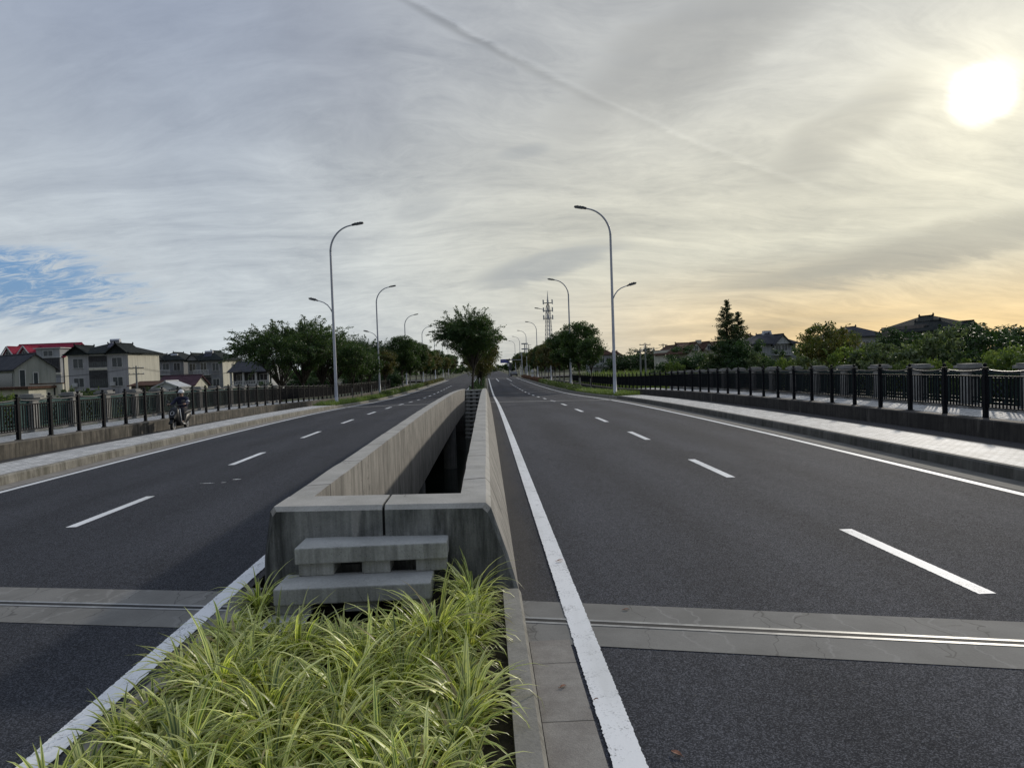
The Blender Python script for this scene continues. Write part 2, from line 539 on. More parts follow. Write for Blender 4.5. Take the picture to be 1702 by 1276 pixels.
def gutter():
    m, N = newmat('gutter_slabs')
    co = coords(N)
    x, y, z = N.xyz(co)
    n1 = N.noise(co, 5, 6, 0.65)
    col = N.mix(N.sstep(n1, 0.3, 0.7), (0.20, 0.18, 0.155), (0.28, 0.26, 0.225))
    g = N.noise(co, 130, 2, 0.7)
    col = N.mix(1.0, col, grey(N, N.m('ADD', 0.55, N.m('MULTIPLY', g, 0.9))), 'MULTIPLY')
    fr = N.m('FRACT', N.m('DIVIDE', N.m('ADD', y, N.m('ADD', 99.35, N.m('MULTIPLY', N.noise(co, 6, 2), 0.02))), 0.75))
    sm = N.sstep(N.m('ABSOLUTE', N.m('SUBTRACT', fr, 0.5)), 0.0, 0.014, 1.0, 0.0)
    col = N.mix(N.m('MULTIPLY', sm, 0.8), col, (0.04, 0.037, 0.03))
    return finish(m, N, col, 0.85, N.m('SUBTRACT', g, sm), 0.4, 0.006, 0.3)


MAT['gutter'] = gutter()


def joint_band():
    m, N = newmat('joint_mortar')
    co = coords(N)
    n1 = N.noise(co, 1.6, 5, 0.6)
    col = N.mix(N.sstep(n1, 0.3, 0.7), (0.150, 0.145, 0.130), (0.205, 0.198, 0.178))
    rr = N.mapping(N.vm('ADD', co, N.vm('SCALE', N.noise(co, 2.2, 3, 0.6, color=True), scale=0.5)), (0.9, 0.12, 0.5), rot=(0, 0, R(22)))
    vc = N.new('ShaderNodeTexVoronoi', {'feature': 'DISTANCE_TO_EDGE'}, 0, Vector=rr, Scale=1.15)
    ck = N.m('MULTIPLY', N.sstep(vc, 0.0, 0.013, 1.0, 0.0), N.sstep(N.noise(co, 0.9, 2, 0.5), 0.36, 0.5))
    col = N.mix(N.m('MULTIPLY', ck, 0.5), col, (0.27, 0.26, 0.24))
    c2 = N.new('ShaderNodeTexVoronoi', {'feature': 'DISTANCE_TO_EDGE'}, 0, Vector=N.mapping(rr, (1.3, 1.6, 1), loc=(3.3, 1.7, 0)), Scale=1.4)
    col = N.mix(N.m('MULTIPLY', N.sstep(c2, 0.0, 0.010, 1.0, 0.0), 0.6), col, (0.05, 0.048, 0.043))
    dk = N.sstep(N.noise(N.mapping(co, (1, 3, 1)), 2.4, 4, 0.7), 0.64, 0.70)
    col = N.mix(N.m('MULTIPLY', dk, 0.45), col, (0.075, 0.07, 0.06))
    g = N.noise(co, 90, 2, 0.6)
    col = N.mix(1.0, col, grey(N, N.m('ADD', 0.8, N.m('MULTIPLY', g, 0.4))), 'MULTIPLY')
    return finish(m, N, col, 0.82, N.m('ADD', g, n1), 0.25, 0.006, 0.25)


MAT['joint'] = joint_band()
MAT['steel'] = gmat('joint_steel', (0.24, 0.24, 0.235), (0.36, 0.36, 0.345), 6, rough=0.5, metal=0.45, spec=0.4)
MAT['rubber'] = gmat('joint_rubber', (0.012, 0.012, 0.012), (0.02, 0.02, 0.02), 8, rough=0.8)
MAT['black_metal'] = gmat('black_paint_metal', (0.004, 0.005, 0.007), (0.008, 0.009, 0.012), 9, rough=0.6, bump=0.05, spec=0.12)
MAT['rail_metal'] = gmat('handrail_metal', (0.012, 0.013, 0.015), (0.02, 0.022, 0.025), 9, rough=0.45, spec=0.4)
MAT['pole'] = gmat('galvanised_pole', (0.38, 0.39, 0.42), (0.48, 0.49, 0.52), 4, (1, 1, 0.3), rough=0.45, spec=0.5, obj_var=0.05)
MAT['lamp_head'] = gmat('lamp_housing', (0.06, 0.065, 0.07), (0.10, 0.105, 0.11), 6, rough=0.5)
MAT['lens'] = gmat('lamp_lens', (0.35, 0.36, 0.36), (0.45, 0.45, 0.44), 6, rough=0.2)
MAT['pilaster'] = gmat('parapet_stone', (0.24, 0.236, 0.22), (0.33, 0.322, 0.30), 4, (1, 1, 0.5), rough=0.8, bump=0.2, big=(1.2, 0.75))
MAT['panel'] = gmat('parapet_panel', (0.012, 0.026, 0.026), (0.02, 0.038, 0.036), 5, rough=0.6, spec=0.15)
MAT['panel_teal'] = gmat('teal_panel', (0.022, 0.062, 0.060), (0.034, 0.085, 0.080), 5, rough=0.6, spec=0.2)
MAT['soil'] = gmat('soil', (0.022, 0.017, 0.011), (0.05, 0.038, 0.024), 8, rough=0.95, bump=0.8, fine=50)
MAT['field'] = gmat('field_ground', (0.03, 0.042, 0.014), (0.07, 0.075, 0.03), 0.35, rough=0.95, bump=0.6, big=(0.05, 0.6), fine=8)
MAT['verge'] = gmat('verge_ground', (0.04, 0.05, 0.018), (0.07, 0.075, 0.03), 2.0, rough=0.95, bump=0.6, fine=20)
MAT['bark'] = gmat('bark', (0.035, 0.028, 0.02), (0.075, 0.06, 0.045), 8, (1, 1, 0.25), rough=0.95, bump=0.5)
MAT['limewash'] = gmat('limewashed_bark', (0.22, 0.21, 0.19), (0.32, 0.31, 0.28), 6, (1, 1, 0.4), rough=0.9, bump=0.3)
MAT['wood_pole'] = gmat('concrete_pole', (0.20, 0.20, 0.19), (0.27, 0.27, 0.25), 3, (1, 1, 0.3), rough=0.85)
MAT['dark_iron'] = gmat('dark_iron', (0.05, 0.05, 0.05), (0.08, 0.08, 0.08), 5, rough=0.6)
MAT['tower_steel'] = gmat('tower_steel', (0.28, 0.29, 0.31), (0.36, 0.37, 0.39), 3, rough=0.6)
MAT['wire'] = gmat('cable', (0.015, 0.015, 0.015), (0.02, 0.02, 0.02), 3, rough=0.6)


def water():
    m, N = newmat('canal_water')
    co = coords(N)
    n = N.noise(N.mapping(co, (1, 2, 1)), 2.5, 4, 0.6)
    return finish(m, N, (0.012, 0.018, 0.014), 0.12, n, 0.12, 0.03, 0.5)


MAT['water'] = water()


def leafmat(name, cols, trans=0.30, rough=0.5, spec=0.35, big=0.8, tl=1.35):
    """foliage: every leaf its own shade, clumps of lighter and darker leaves"""
    m, N = newmat(name)
    co = coords(N)
    geo = N.t.nodes.new('ShaderNodeNewGeometry')
    rp = geo.outputs['Random Per Island']
    n = N.noise(co, big, 3, 0.55)
    f = N.m('ADD', N.m('MULTIPLY', rp, 0.55), N.m('MULTIPLY', N.sstep(n, 0.3, 0.7), 0.45))
    k = len(cols) - 1
    col = N.ramp(f, [(0.12 + 0.76 * i / k, c) for i, c in enumerate(cols)])
    r = N.new('ShaderNodeObjectInfo', None, 5)
    fo = N.m('ADD', 0.84, N.m('MULTIPLY', r, 0.32))
    col = N.mix(1.0, col, grey(N, fo), 'MULTIPLY')
    tc = N.mix(1.0, col, (tl, tl * 1.1, tl * 0.7), 'MULTIPLY')
    return finish(m, N, col, rough, None, spec=spec, trans=(trans, tc))


MAT['leaf_camphor'] = leafmat('leaf_camphor', [(0.025, 0.049, 0.014), (0.045, 0.084, 0.020), (0.084, 0.131, 0.030)])
MAT['leaf_airy'] = leafmat('leaf_airy', [(0.022, 0.046, 0.014), (0.045, 0.087, 0.022), (0.105, 0.152, 0.035)])
MAT['leaf_bronze'] = leafmat('leaf_bronze', [(0.039, 0.052, 0.016), (0.084, 0.087, 0.024), (0.161, 0.123, 0.034)])
MAT['leaf_dark'] = leafmat('leaf_dark', [(0.017, 0.038, 0.014), (0.031, 0.064, 0.019), (0.059, 0.099, 0.030)])
MAT['leaf_lime'] = leafmat('leaf_lime', [(0.070, 0.109, 0.024), (0.119, 0.167, 0.038), (0.224, 0.261, 0.068)], 0.35)
MAT['leaf_grey'] = leafmat('leaf_grey', [(0.056, 0.087, 0.035), (0.105, 0.138, 0.061), (0.210, 0.246, 0.121)], 0.3)
MAT['leaf_autumn'] = leafmat('leaf_autumn', [(0.052, 0.075, 0.018), (0.095, 0.115, 0.028), (0.20, 0.15, 0.045)], 0.35)
MAT['leaf_conifer'] = leafmat('leaf_conifer', [(0.028, 0.046, 0.016), (0.050, 0.075, 0.024), (0.087, 0.113, 0.035)], 0.25)
MAT['leaf_hedge'] = leafmat('leaf_hedge', [(0.042, 0.072, 0.019), (0.084, 0.123, 0.030), (0.140, 0.181, 0.047)])
MAT['leaf_red'] = leafmat('leaf_red', [(0.063, 0.032, 0.027), (0.119, 0.051, 0.041), (0.154, 0.087, 0.047)])
MAT['grass'] = leafmat('verge_grass', [(0.077, 0.116, 0.024), (0.133, 0.181, 0.041), (0.238, 0.275, 0.074)], 0.35)


def lily():
    """variegated strap leaves: green middle, cream-yellow margins"""
    m, N = newmat('variegated_leaf')
    uv = N.new('ShaderNodeUVMap', {'uv_map': 'UVMap'})
    u, v, _ = N.xyz(uv)
    geo = N.t.nodes.new('ShaderNodeNewGeometry')
    rp = geo.outputs['Random Per Island']
    e = N.m('ABSOLUTE', N.m('SUBTRACT', u, 0.5))
    green = N.ramp(rp, [(0.0, (0.085, 0.140, 0.024)), (0.5, (0.15, 0.215, 0.040)), (1.0, (0.24, 0.30, 0.075))])
    cream = N.ramp(rp, [(0.0, (0.38, 0.41, 0.10)), (0.6, (0.58, 0.58, 0.19)), (1.0, (0.72, 0.70, 0.34))])
    ed = N.sstep(N.m('ADD', e, N.m('MULTIPLY', N.m('SUBTRACT', rp, 0.5), 0.18)), 0.10, 0.20)
    col = N.mix(ed, green, cream)
    vr = N.m('ADD', 0.55, N.m('MULTIPLY', N.m('FRACT', N.m('MULTIPLY', rp, 37.7)), 1.15))
    col = N.mix(1.0, col, grey(N, vr), 'MULTIPLY')
    dry = N.m('GREATER_THAN', rp, 0.965)
    col = N.mix(N.m('MULTIPLY', dry, 0.8), col, (0.26, 0.19, 0.09))
    tip = N.sstep(v, 0.9, 1.0)
    col = N.mix(N.m('MULTIPLY', tip, 0.4), col, (0.25, 0.22, 0.10))
    tc = N.mix(1.0, col, (1.25, 1.35, 0.8), 'MULTIPLY')
    return finish(m, N, col, 0.36, None, spec=0.5, trans=(0.38, tc))


MAT['lily'] = lily()


def tiles(name, c1, c2, pitch=0.28):
    """a tiled roof: courses of half-round tiles"""
    m, N = newmat(name)
    co = coords(N)
    x, y, z = N.xyz(co)
    w = N.m('ABSOLUTE', N.m('SINE', N.m('MULTIPLY', N.m('ADD', x, y), math.pi / pitch)))
    row = N.m('FRACT', N.m('MULTIPLY', z, 1.0 / 0.17))
    n = N.noise(co, 1.3, 5, 0.6)
    col = N.mix(N.sstep(n, 0.3, 0.7), c1, c2)
    g = N.noise(co, 14, 3, 0.6)
    k = N.m('MULTIPLY', N.m('ADD', 0.7, N.m('MULTIPLY', w, 0.3)), N.m('ADD', 0.7, N.m('MULTIPLY', g, 0.6)))
    col = N.mix(1.0, col, grey(N, k), 'MULTIPLY')
    return finish(m, N, col, 0.95, N.m('ADD', w, N.m('MULTIPLY', row, 0.5)), 0.5, 0.05, 0.08)


MAT['roof_black'] = tiles('roof_black', (0.022, 0.027, 0.027), (0.042, 0.048, 0.046))
MAT['roof_grey'] = tiles('roof_grey', (0.055, 0.058, 0.066), (0.085, 0.086, 0.092))
MAT['roof_red'] = tiles('roof_red', (0.22, 0.028, 0.050), (0.32, 0.045, 0.072))
MAT['roof_brown'] = tiles('roof_brown', (0.085, 0.052, 0.038), (0.13, 0.075, 0.055))
MAT['roof_purple'] = tiles('roof_purple', (0.075, 0.045, 0.055), (0.11, 0.065, 0.075))


def housewall(name, c1, c2, tile=None):
    m, N = newmat(name)
    co = coords(N)
    n = N.noise(N.mapping(co, (1, 1, 0.3)), 1.0, 5, 0.6)
    col = N.mix(N.sstep(n, 0.3, 0.72), c1, c2)
    st = N.noise(N.mapping(co, (3, 3, 0.2)), 1.0, 4, 0.6)
    d = N.sstep(st, 0.45, 0.75, 1.0, 0.74)
    col = N.mix(1.0, col, grey(N, d), 'MULTIPLY')
    if tile:
        x, y, z = N.xyz(co)
        fz = N.m('FRACT', N.m('DIVIDE', z, tile))
        fx = N.m('FRACT', N.m('DIVIDE', N.m('ADD', x, y), tile * 1.7))
        ln = N.m('MINIMUM', N.sstep(fz, 0.0, 0.10), N.sstep(fx, 0.0, 0.06))
        col = N.mix(1.0, col, grey(N, N.m('ADD', 0.82, N.m('MULTIPLY', ln, 0.18))), 'MULTIPLY')
    return finish(m, N, col, 0.8, n, 0.2, 0.01, 0.3)


MAT['w_grey'] = housewall('grey_tile_wall', (0.36, 0.355, 0.36), (0.43, 0.42, 0.425), 0.35)
MAT['w_cream'] = housewall('cream_wall', (0.55, 0.525, 0.43), (0.63, 0.60, 0.50))
MAT['w_brown'] = housewall('brown_wall', (0.13, 0.115, 0.105), (0.18, 0.16, 0.145), 0.3)
MAT['w_dim'] = housewall('dim_grey_wall', (0.18, 0.185, 0.195), (0.25, 0.255, 0.26), 0.4)
MAT['w_white'] = housewall('white_wall', (0.45, 0.46, 0.46), (0.55, 0.55, 0.54))
MAT['w_pale'] = housewall('pale_grey_wall', (0.30, 0.31, 0.32), (0.38, 0.385, 0.39), 0.4)
MAT['w_green'] = housewall('grey_green_wall', (0.26, 0.27, 0.24), (0.33, 0.335, 0.30))
MAT['trim'] = gmat('white_trim', (0.45, 0.45, 0.44), (0.55, 0.55, 0.53), 4, rough=0.7)
MAT['glass'] = gmat('window_glass', (0.025, 0.032, 0.036), (0.055, 0.065, 0.07), 0.9, rough=0.12, spec=0.6)
MAT['shade'] = gmat('dark_recess', (0.04, 0.04, 0.042), (0.065, 0.065, 0.068), 2, rough=0.8)
MAT['heater'] = gmat('solar_tubes', (0.05, 0.055, 0.09), (0.10, 0.105, 0.15), 12, (8, 1, 1), rough=0.3)
MAT['tank'] = gmat('heater_tank', (0.40, 0.42, 0.45), (0.5, 0.52, 0.55), 3, rough=0.4, metal=0.3)
MAT['blue_sign'] = gmat('blue_sign', (0.03, 0.035, 0.22), (0.04, 0.05, 0.28), 2, rough=0.5)
MAT['white'] = gmat('white_paint', (0.62, 0.62, 0.6), (0.72, 0.72, 0.7), 4, rough=0.5)
MAT['scooter'] = gmat('scooter_paint', (0.006, 0.007, 0.008), (0.010, 0.011, 0.013), 4, rough=0.42, spec=0.3)
MAT['tyre'] = gmat('tyre_rubber', (0.014, 0.014, 0.014), (0.022, 0.022, 0.022), 10, rough=0.85)
MAT['chrome'] = gmat('bright_metal', (0.5, 0.5, 0.5), (0.6, 0.6, 0.6), 5, rough=0.3, metal=0.8)
MAT['jacket'] = gmat('navy_jacket', (0.010, 0.012, 0.030), (0.022, 0.024, 0.052), 5, rough=0.85, bump=0.3)
MAT['trousers'] = gmat('dark_trousers', (0.012, 0.013, 0.018), (0.022, 0.023, 0.03), 6, rough=0.9, bump=0.3)
MAT['skin'] = gmat('skin', (0.30, 0.18, 0.125), (0.36, 0.22, 0.155), 8, rough=0.55)
MAT['shoe'] = gmat('shoe', (0.10, 0.09, 0.08), (0.16, 0.14, 0.12), 8, rough=0.7)
MAT['hair'] = gmat('hair', (0.01, 0.009, 0.008), (0.02, 0.018, 0.016), 20, rough=0.6)
MAT['dry_leaf'] = gmat('dry_leaf', (0.20, 0.085, 0.045), (0.32, 0.15, 0.09), 40, rough=0.8)
MAT['car'] = gmat('car_paint', (0.02, 0.022, 0.026), (0.03, 0.032, 0.036), 3, rough=0.25, spec=0.6)


# ------------------------------------------------------------------ road profile: a flat bridge, the road falling away beyond it
PY = [-60, 18, 24, 30, 36, 42, 48, 54, 60, 66, 72, 80, 100, 200, 400, 3000]
PZ = [0, 0, -.03, -.08, -.15, -.26, -.40, -.55, -.68, -.78, -.85, -.92, -1.02, -1.2, -1.2, -1.2]


def prof(y):
    return float(np.interp(y, PY, PZ))


def cross(x):
    return -0.0113 * max(0.0, min(abs(x), 9.5) - 1.3)


SKEW = -0.23


def ylist(y0, y1):
    ys = [y0]
    while ys[-1] < y1 - 1e-6:
        y = ys[-1]
        st = 1.5 if y < 90 else 8.0 if y < 200 else 40.0
        ys.append(min(y + st, y1))
    return ys


def strip(name, mats, section, y0, y1, parent=None, kind='structure', seg_m=None, skew=0.0, caps=False, x_of=None, close=False, smooth=False, jit=0.0):
    """a cross-section (x, height above the road level) swept along the road; the road falls with prof()"""
    mb = MB()
    ys = ylist(y0, y1) if not jit else [y0] + [v for v in np.arange(y0 + 0.4, y1 - 0.2, 0.4)] + [y1]
    n = len(section)
    for i, y in enumerate(ys):
        for x, z in section:
            xx = x + (x_of(y) if x_of else 0)
            j_ = jit if z > 0.5 else 0.0
            mb.v.append((xx + rnd.uniform(-j_, j_), y + skew * xx, prof(y) + z + rnd.uniform(-j_, j_)))
    m_ = n if close else n - 1
    for i in range(len(ys) - 1):
        for k in range(m_):
            k2 = (k + 1) % n
            mb.f.append((i * n + k, i * n + k2, (i + 1) * n + k2, (i + 1) * n + k))
            mb.mi.append(seg_m[k] if seg_m else 0)
    if caps:
        mb.f.append(tuple(range(n)))
        mb.mi.append(0 if not seg_m else seg_m[0])
        b = (len(ys) - 1) * n
        mb.f.append(tuple(range(b + n - 1, b - 1, -1)))
        mb.mi.append(0 if not seg_m else seg_m[0])
    o = mb.build(name, mats, parent, smooth=smooth)
    if kind and parent is None:
        o['kind'] = kind
    return o


# ground: one sheet to the horizon with the canal cut through it
def ground_z(x, y):
    a = abs(x)
    road = prof(y) - 0.55
    away = -1.75 + 0.25 * math.sin(x * 0.05 + 1.3) * math.sin(y * 0.04)
    t = min(1.0, max(0.0, (a - 16.5) / 9.0))
    t = t * t * (3 - 2 * t)
    z = road * (1 - t) + away * t
    if a < 15.4:
        inside = 5.65 < y < 56.6
        return -4.6 if inside else z
    w = 1.0
    lo, hi = 3.0, 46.0
    s_ = min(1.0, max(0.0, (y - lo) / 5.0)) * min(1.0, max(0.0, (hi - y) / 5.0))
    s_ = s_ * s_ * (3 - 2 * s_)
    return z * (1 - s_) + (-4.6) * s_


gx = sorted(set([-1500, -800, -400, -250, -160, -120] + list(range(-100, -16, 3)) + [-15.6, -15.2, -9, -3, 3, 9, 15.2, 15.6] + list(range(17, 102, 3)) + [120, 160, 250, 400, 800, 1500]))
gy = sorted(set([-300, -150, -80, -40, -20, -8, -2, 1.5] + [3, 4, 5, 5.6, 5.75, 7, 8, 12, 20, 30, 38, 41, 42.5, 44, 45, 46, 48, 52, 56.5, 56.7, 60] + list(range(64, 120, 4)) + [130, 150, 180, 220, 300, 450, 800, 1600, 3000]))
gm = MB()
for y in gy:
    for x in gx:
        gm.v.append((x, y, ground_z(x, y)))
nx = len(gx)
for j in range(len(gy) - 1):
    for i in range(nx - 1):
        gm.f.append((j * nx + i, j * nx + i + 1, (j + 1) * nx + i + 1, (j + 1) * nx + i))
        gm.mi.append(0)
tag(gm.build('ground', MAT['field']), kind='structure')
wm = MB()
wm.face([(-400, 2, -3.3), (400, 2, -3.3), (400, 57, -3.3), (-400, 57, -3.3)])
tag(wm.build('canal_water', MAT['water']), kind='structure')

# the bridge deck, one slab each side of the long opening
for sx, x0, x1 in ((-1, -15.25, -1.02), (1, 0.99, 15.65)):
    strip('bridge_deck', MAT['under'], [(x0, -0.50), (x1, -0.50), (x1, -0.96), (x0, -0.96)], 6.0, 56.0, close=True, caps=True, skew=-0.11)
# abutment faces under both ends
for y in (5.6, 56.55):
    mb = MB()
    mb.box(-15.3, 15.7, y - 0.25, y, -4.6, prof(y) - 0.62)
    tag(mb.build('abutment', MAT['under']), kind='structure')

XL_IN, XR_IN = -1.30, 1.21
KR, KL = 9.35, -8.95          # kerb faces
# carriageways
strip('road', MAT['asphalt'], [(x, cross(x)) for x in (1.20, 3, 5, 7, 8.62, KR + 0.02)], -30, 420)
strip('road', MAT['asphalt_old'], [(x, cross(x)) for x in (KL - 0.02, -8.4, -7, -5, -3, -1.30)], -30, 420)
mb = MB()
mb.face([(-300, 176, prof(176) - 0.10), (300, 176, prof(176) - 0.10), (300, 200, prof(200) - 0.10), (-300, 200, prof(200) - 0.10)])
tag(mb.build('crossroad', MAT['asphalt']), kind='structure')

# gutters and kerbs beside the carriageways
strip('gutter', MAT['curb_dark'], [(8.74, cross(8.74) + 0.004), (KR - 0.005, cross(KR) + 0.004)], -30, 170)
strip('gutter', MAT['gutter'], [(KL + 0.005, cross(KL) + 0.004), (-8.48, cross(8.48) + 0.004)], -30, 170)


def kerb(x, sgn, z1, y0, y1, z0=None, w=0.15, mat='curb'):
    z0 = cross(x) - 0.05 if z0 is None else z0
    sec = [(x, z0), (x + sgn * 0.012, z1 - 0.035), (x + sgn * 0.035, z1), (x + sgn * w, z1), (x + sgn * w, z0)]
    return strip('kerb', MAT[mat], sec, y0, y1, caps=True)


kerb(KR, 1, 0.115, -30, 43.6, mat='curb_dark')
kerb(KL, -1, 0.115, -30, 45.2)
kerb(KR, 1, 0.07, 43.6, 170)
kerb(KL, -1, 0.07, 45.2, 170)
# raised paved strips
strip('pavement', MAT['paver'], [(KR + 0.15, 0.109), (10.86, 0.118)], -30, 43.4)
strip('pavement', MAT['paver'], [(-10.40, 0.118), (KL - 0.15, 0.109)], -30, 45.0)
kerb(11.0, -1, 0.112, -30, 43.4, -0.2, 0.14)
kerb(-10.54, 1, 0.112, -30, 45.0, -0.2, 0.14)
# cycle lanes, a step down behind the paved strip
strip('cycle_lane', MAT['asphalt'], [(10.98, -0.105), (12.97, -0.125)], -30, 120)
strip('cycle_lane', MAT['asphalt_old'], [(-12.47, -0.125), (-10.52, -0.105)], -30, 120)
# raised footpaths
strip('footpath', MAT['paver'], [(13.30, 0.296), (15.05, 0.30)], -30, 58)
strip('footpath', MAT['paver'], [(-14.65, 0.30), (-12.80, 0.296)], -30, 60)
# the verges beyond the bridge
strip('verge', MAT['verge'], [(KR + 0.145, 0.06), (9.9, 0.10), (10.95, 0.10), (10.985, -0.15)], 43.5, 172)
strip('verge', MAT['verge'], [(-10.525, -0.15), (-10.49, 0.10), (-9.5, 0.10), (KL - 0.145, 0.06)], 45.1, 172)


# concrete retaining walls under the footpaths
def retaining(x, sgn, label, mat):
    sec = [(x, -0.20), (x, 0.29), (x + sgn * 0.03, 0.318), (x + sgn * 0.36, 0.318), (x + sgn * 0.36, -0.2)]
    o = strip('retaining_wall', MAT[mat], sec, -30, 120, kind=None, caps=True)
    tag(o, label, 'wall')


retaining(12.95, 1, 'long low concrete wall in shade under the railing beyond the bright paved strip', 'wall_shaded')
retaining(-12.45, -1, 'long low stained concrete wall behind the scooter, carrying the left railing', 'wall')

# central reservation beyond the bridge
strip('median_soil', MAT['verge'], [(-1.13, 0.09), (0, 0.14), (1.05, 0.09)], 56.2, 168)
kerb(-1.28, 1, 0.14, 56.2, 168, -0.05)
kerb(1.20, -1, 0.14, 56.2, 168, -0.05)
# planting bed in front of the barrier
strip('planting_soil', MAT['soil'], [(-1.10, 0.03), (-0.5, 0.055), (0.4, 0.055), (1.07, 0.03)], -6, 6.2)
kerb(1.225, -1, 0.125, -6, 5.72, -0.05, 0.165)
kerb(-1.20, 1, 0.125, -6, 6.05, -0.05, 0.15)
strip('gutter', MAT['gutter'], [(1.228, 0.004), (1.52, 0.002)], -6, 4.9, skew=0)

# expansion joints: a mortar band, two steel edges and a dark gap, skewed with the bridge
def joint(y_mid, half, x0, x1, gap=0.028, flange=0.034):
    def quad(mb, a, b, dz, m=0):
        n = 14
        for i in range(n):
            xa, xb = x0 + (x1 - x0) * i / n, x0 + (x1 - x0) * (i + 1) / n
            ps = []
            for x, o_ in ((xa, a), (xb, a), (xb, b), (xa, b)):
                y = y_mid + SKEW * x + o_
                ps.append((x, y, prof(y) + cross(x) + dz))
            mb.face(ps, m)
    mb = MB()
    quad(mb, -half, half, 0.004)
    tag(mb.build('expansion_joint', MAT['joint']), kind='structure')
    mb = MB()
    quad(mb, -gap - flange, -gap, 0.0075, 0)
    quad(mb, gap, gap + flange, 0.0075, 0)
    quad(mb, -gap, gap, 0.006, 1)
    tag(mb.build('joint_steel', [MAT['steel'], MAT['rubber']]), kind='structure')


joint(5.60, 0.44, 1.222, KR)
joint(5.60, 0.44, KL, -1.30)
joint(43.7, 0.45, 1.222, KR, 0.03, 0.16)
joint(43.7, 0.45, KL, -1.30, 0.03, 0.16)

# road markings, thin sheets of paint
mk = MB()


def mark(x0, x1, y0, y1, dz=0.004, rag=0.0):
    ys = ylist(y0, y1)
    if rag:
        ys = list(np.arange(y0, y1, 0.014)) + [y1]
    pr = None
    for y in ys:
        e0, e1 = (rnd.uniform(-rag, rag), rnd.uniform(-rag, rag)) if rag else (0, 0)
        cur = ((x0 + e0, y, prof(y) + cross(x0) + dz), (x1 + e1, y, prof(y) + cross(x1) + dz))
        if pr:
            mk.face([pr[0], pr[1], cur[1], cur[0]])
        pr = cur


# inner lines (drawn across the joints too, so a little higher there)
mark(1.545, 1.715, -6, 14, 0.0105, 0.004)
mark(1.545, 1.715, 14, 170, 0.0105)
mark(-1.535, -1.375, -6, 14, 0.0105, 0.004)
mark(-1.535, -1.375, 14, 170, 0.0105)
mark(8.51, 8.66, -20, 170)
mark(-8.41, -8.26, -20, 170)
for k in range(0, 19):
    y = 5.524 + 6 * k
    mark(5.05, 5.20, y, y + 2.27, 0.004, 0.003 if k < 2 else 0)
    y = 3.69 + 6 * k
    mark(-4.95, -4.80, y, y + 2.27, 0.004, 0.003 if k < 2 else 0)
for x in (3.4, 6.0):
    mark(x, x + 0.15, 135, 168)
mark(1.7, 8.5, 168.5, 168.8)
# pale scuffs on the left carriageway
for px, py, L_, w_ in ((345, 800, 0.28, 0.022), (394, 794, 0.16, 0.05), (372, 799, 0.10, 0.02)):
    d = ray(px, py)
    tt = -CZ / d.z
    x, y = CX + d.x * tt, d.y * tt
    n_ = 9
    for i in range(n_):
        a0, a1 = -L_ / 2 + L_ * i / n_, -L_ / 2 + L_ * (i + 0.8) / n_
        h_ = w_ * (0.4 + 0.6 * math.sin(math.pi * (i + 0.5) / n_)) * rnd.uniform(0.5, 1.2)
        mk.face([(x + a0, y - h_, cross(x) + 0.004), (x + a1, y - h_ * 0.8, cross(x) + 0.004), (x + a1, y + h_, cross(x) + 0.004), (x + a0, y + h_ * 0.9, cross(x) + 0.004)])
tag(mk.build('road_markings', MAT['paint']), kind='structure')


# ------------------------------------------------------------------ the concrete barrier round the opening in the middle of the bridge
bar = empty('median_barrier', (0, 6.1, 0), 0, 'long weathered concrete barrier walling in the open slot between the two carriageways', 'barrier')


def to_parent(o, p):
    """keep the part where it stands when it is hung under its thing"""
    o.parent = p
    o.matrix_parent_inverse = Matrix.Translation(p.location).inverted() if not any(p.rotation_euler) else p.matrix_basis.inverted()
    return o


Y0, Y1 = 6.1, 55.0
T = -0.11
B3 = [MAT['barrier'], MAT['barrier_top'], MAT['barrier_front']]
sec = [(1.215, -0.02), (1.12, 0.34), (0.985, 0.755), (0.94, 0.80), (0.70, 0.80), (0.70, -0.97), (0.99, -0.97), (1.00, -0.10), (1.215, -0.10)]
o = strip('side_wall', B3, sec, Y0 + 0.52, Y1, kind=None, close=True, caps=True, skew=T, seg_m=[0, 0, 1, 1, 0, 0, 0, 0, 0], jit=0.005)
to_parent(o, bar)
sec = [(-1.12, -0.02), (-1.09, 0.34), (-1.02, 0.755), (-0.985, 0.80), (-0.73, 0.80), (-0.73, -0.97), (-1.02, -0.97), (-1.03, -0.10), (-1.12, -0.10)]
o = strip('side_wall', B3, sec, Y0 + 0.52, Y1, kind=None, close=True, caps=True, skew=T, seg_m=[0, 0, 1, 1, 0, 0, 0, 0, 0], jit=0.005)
to_parent(o, bar)
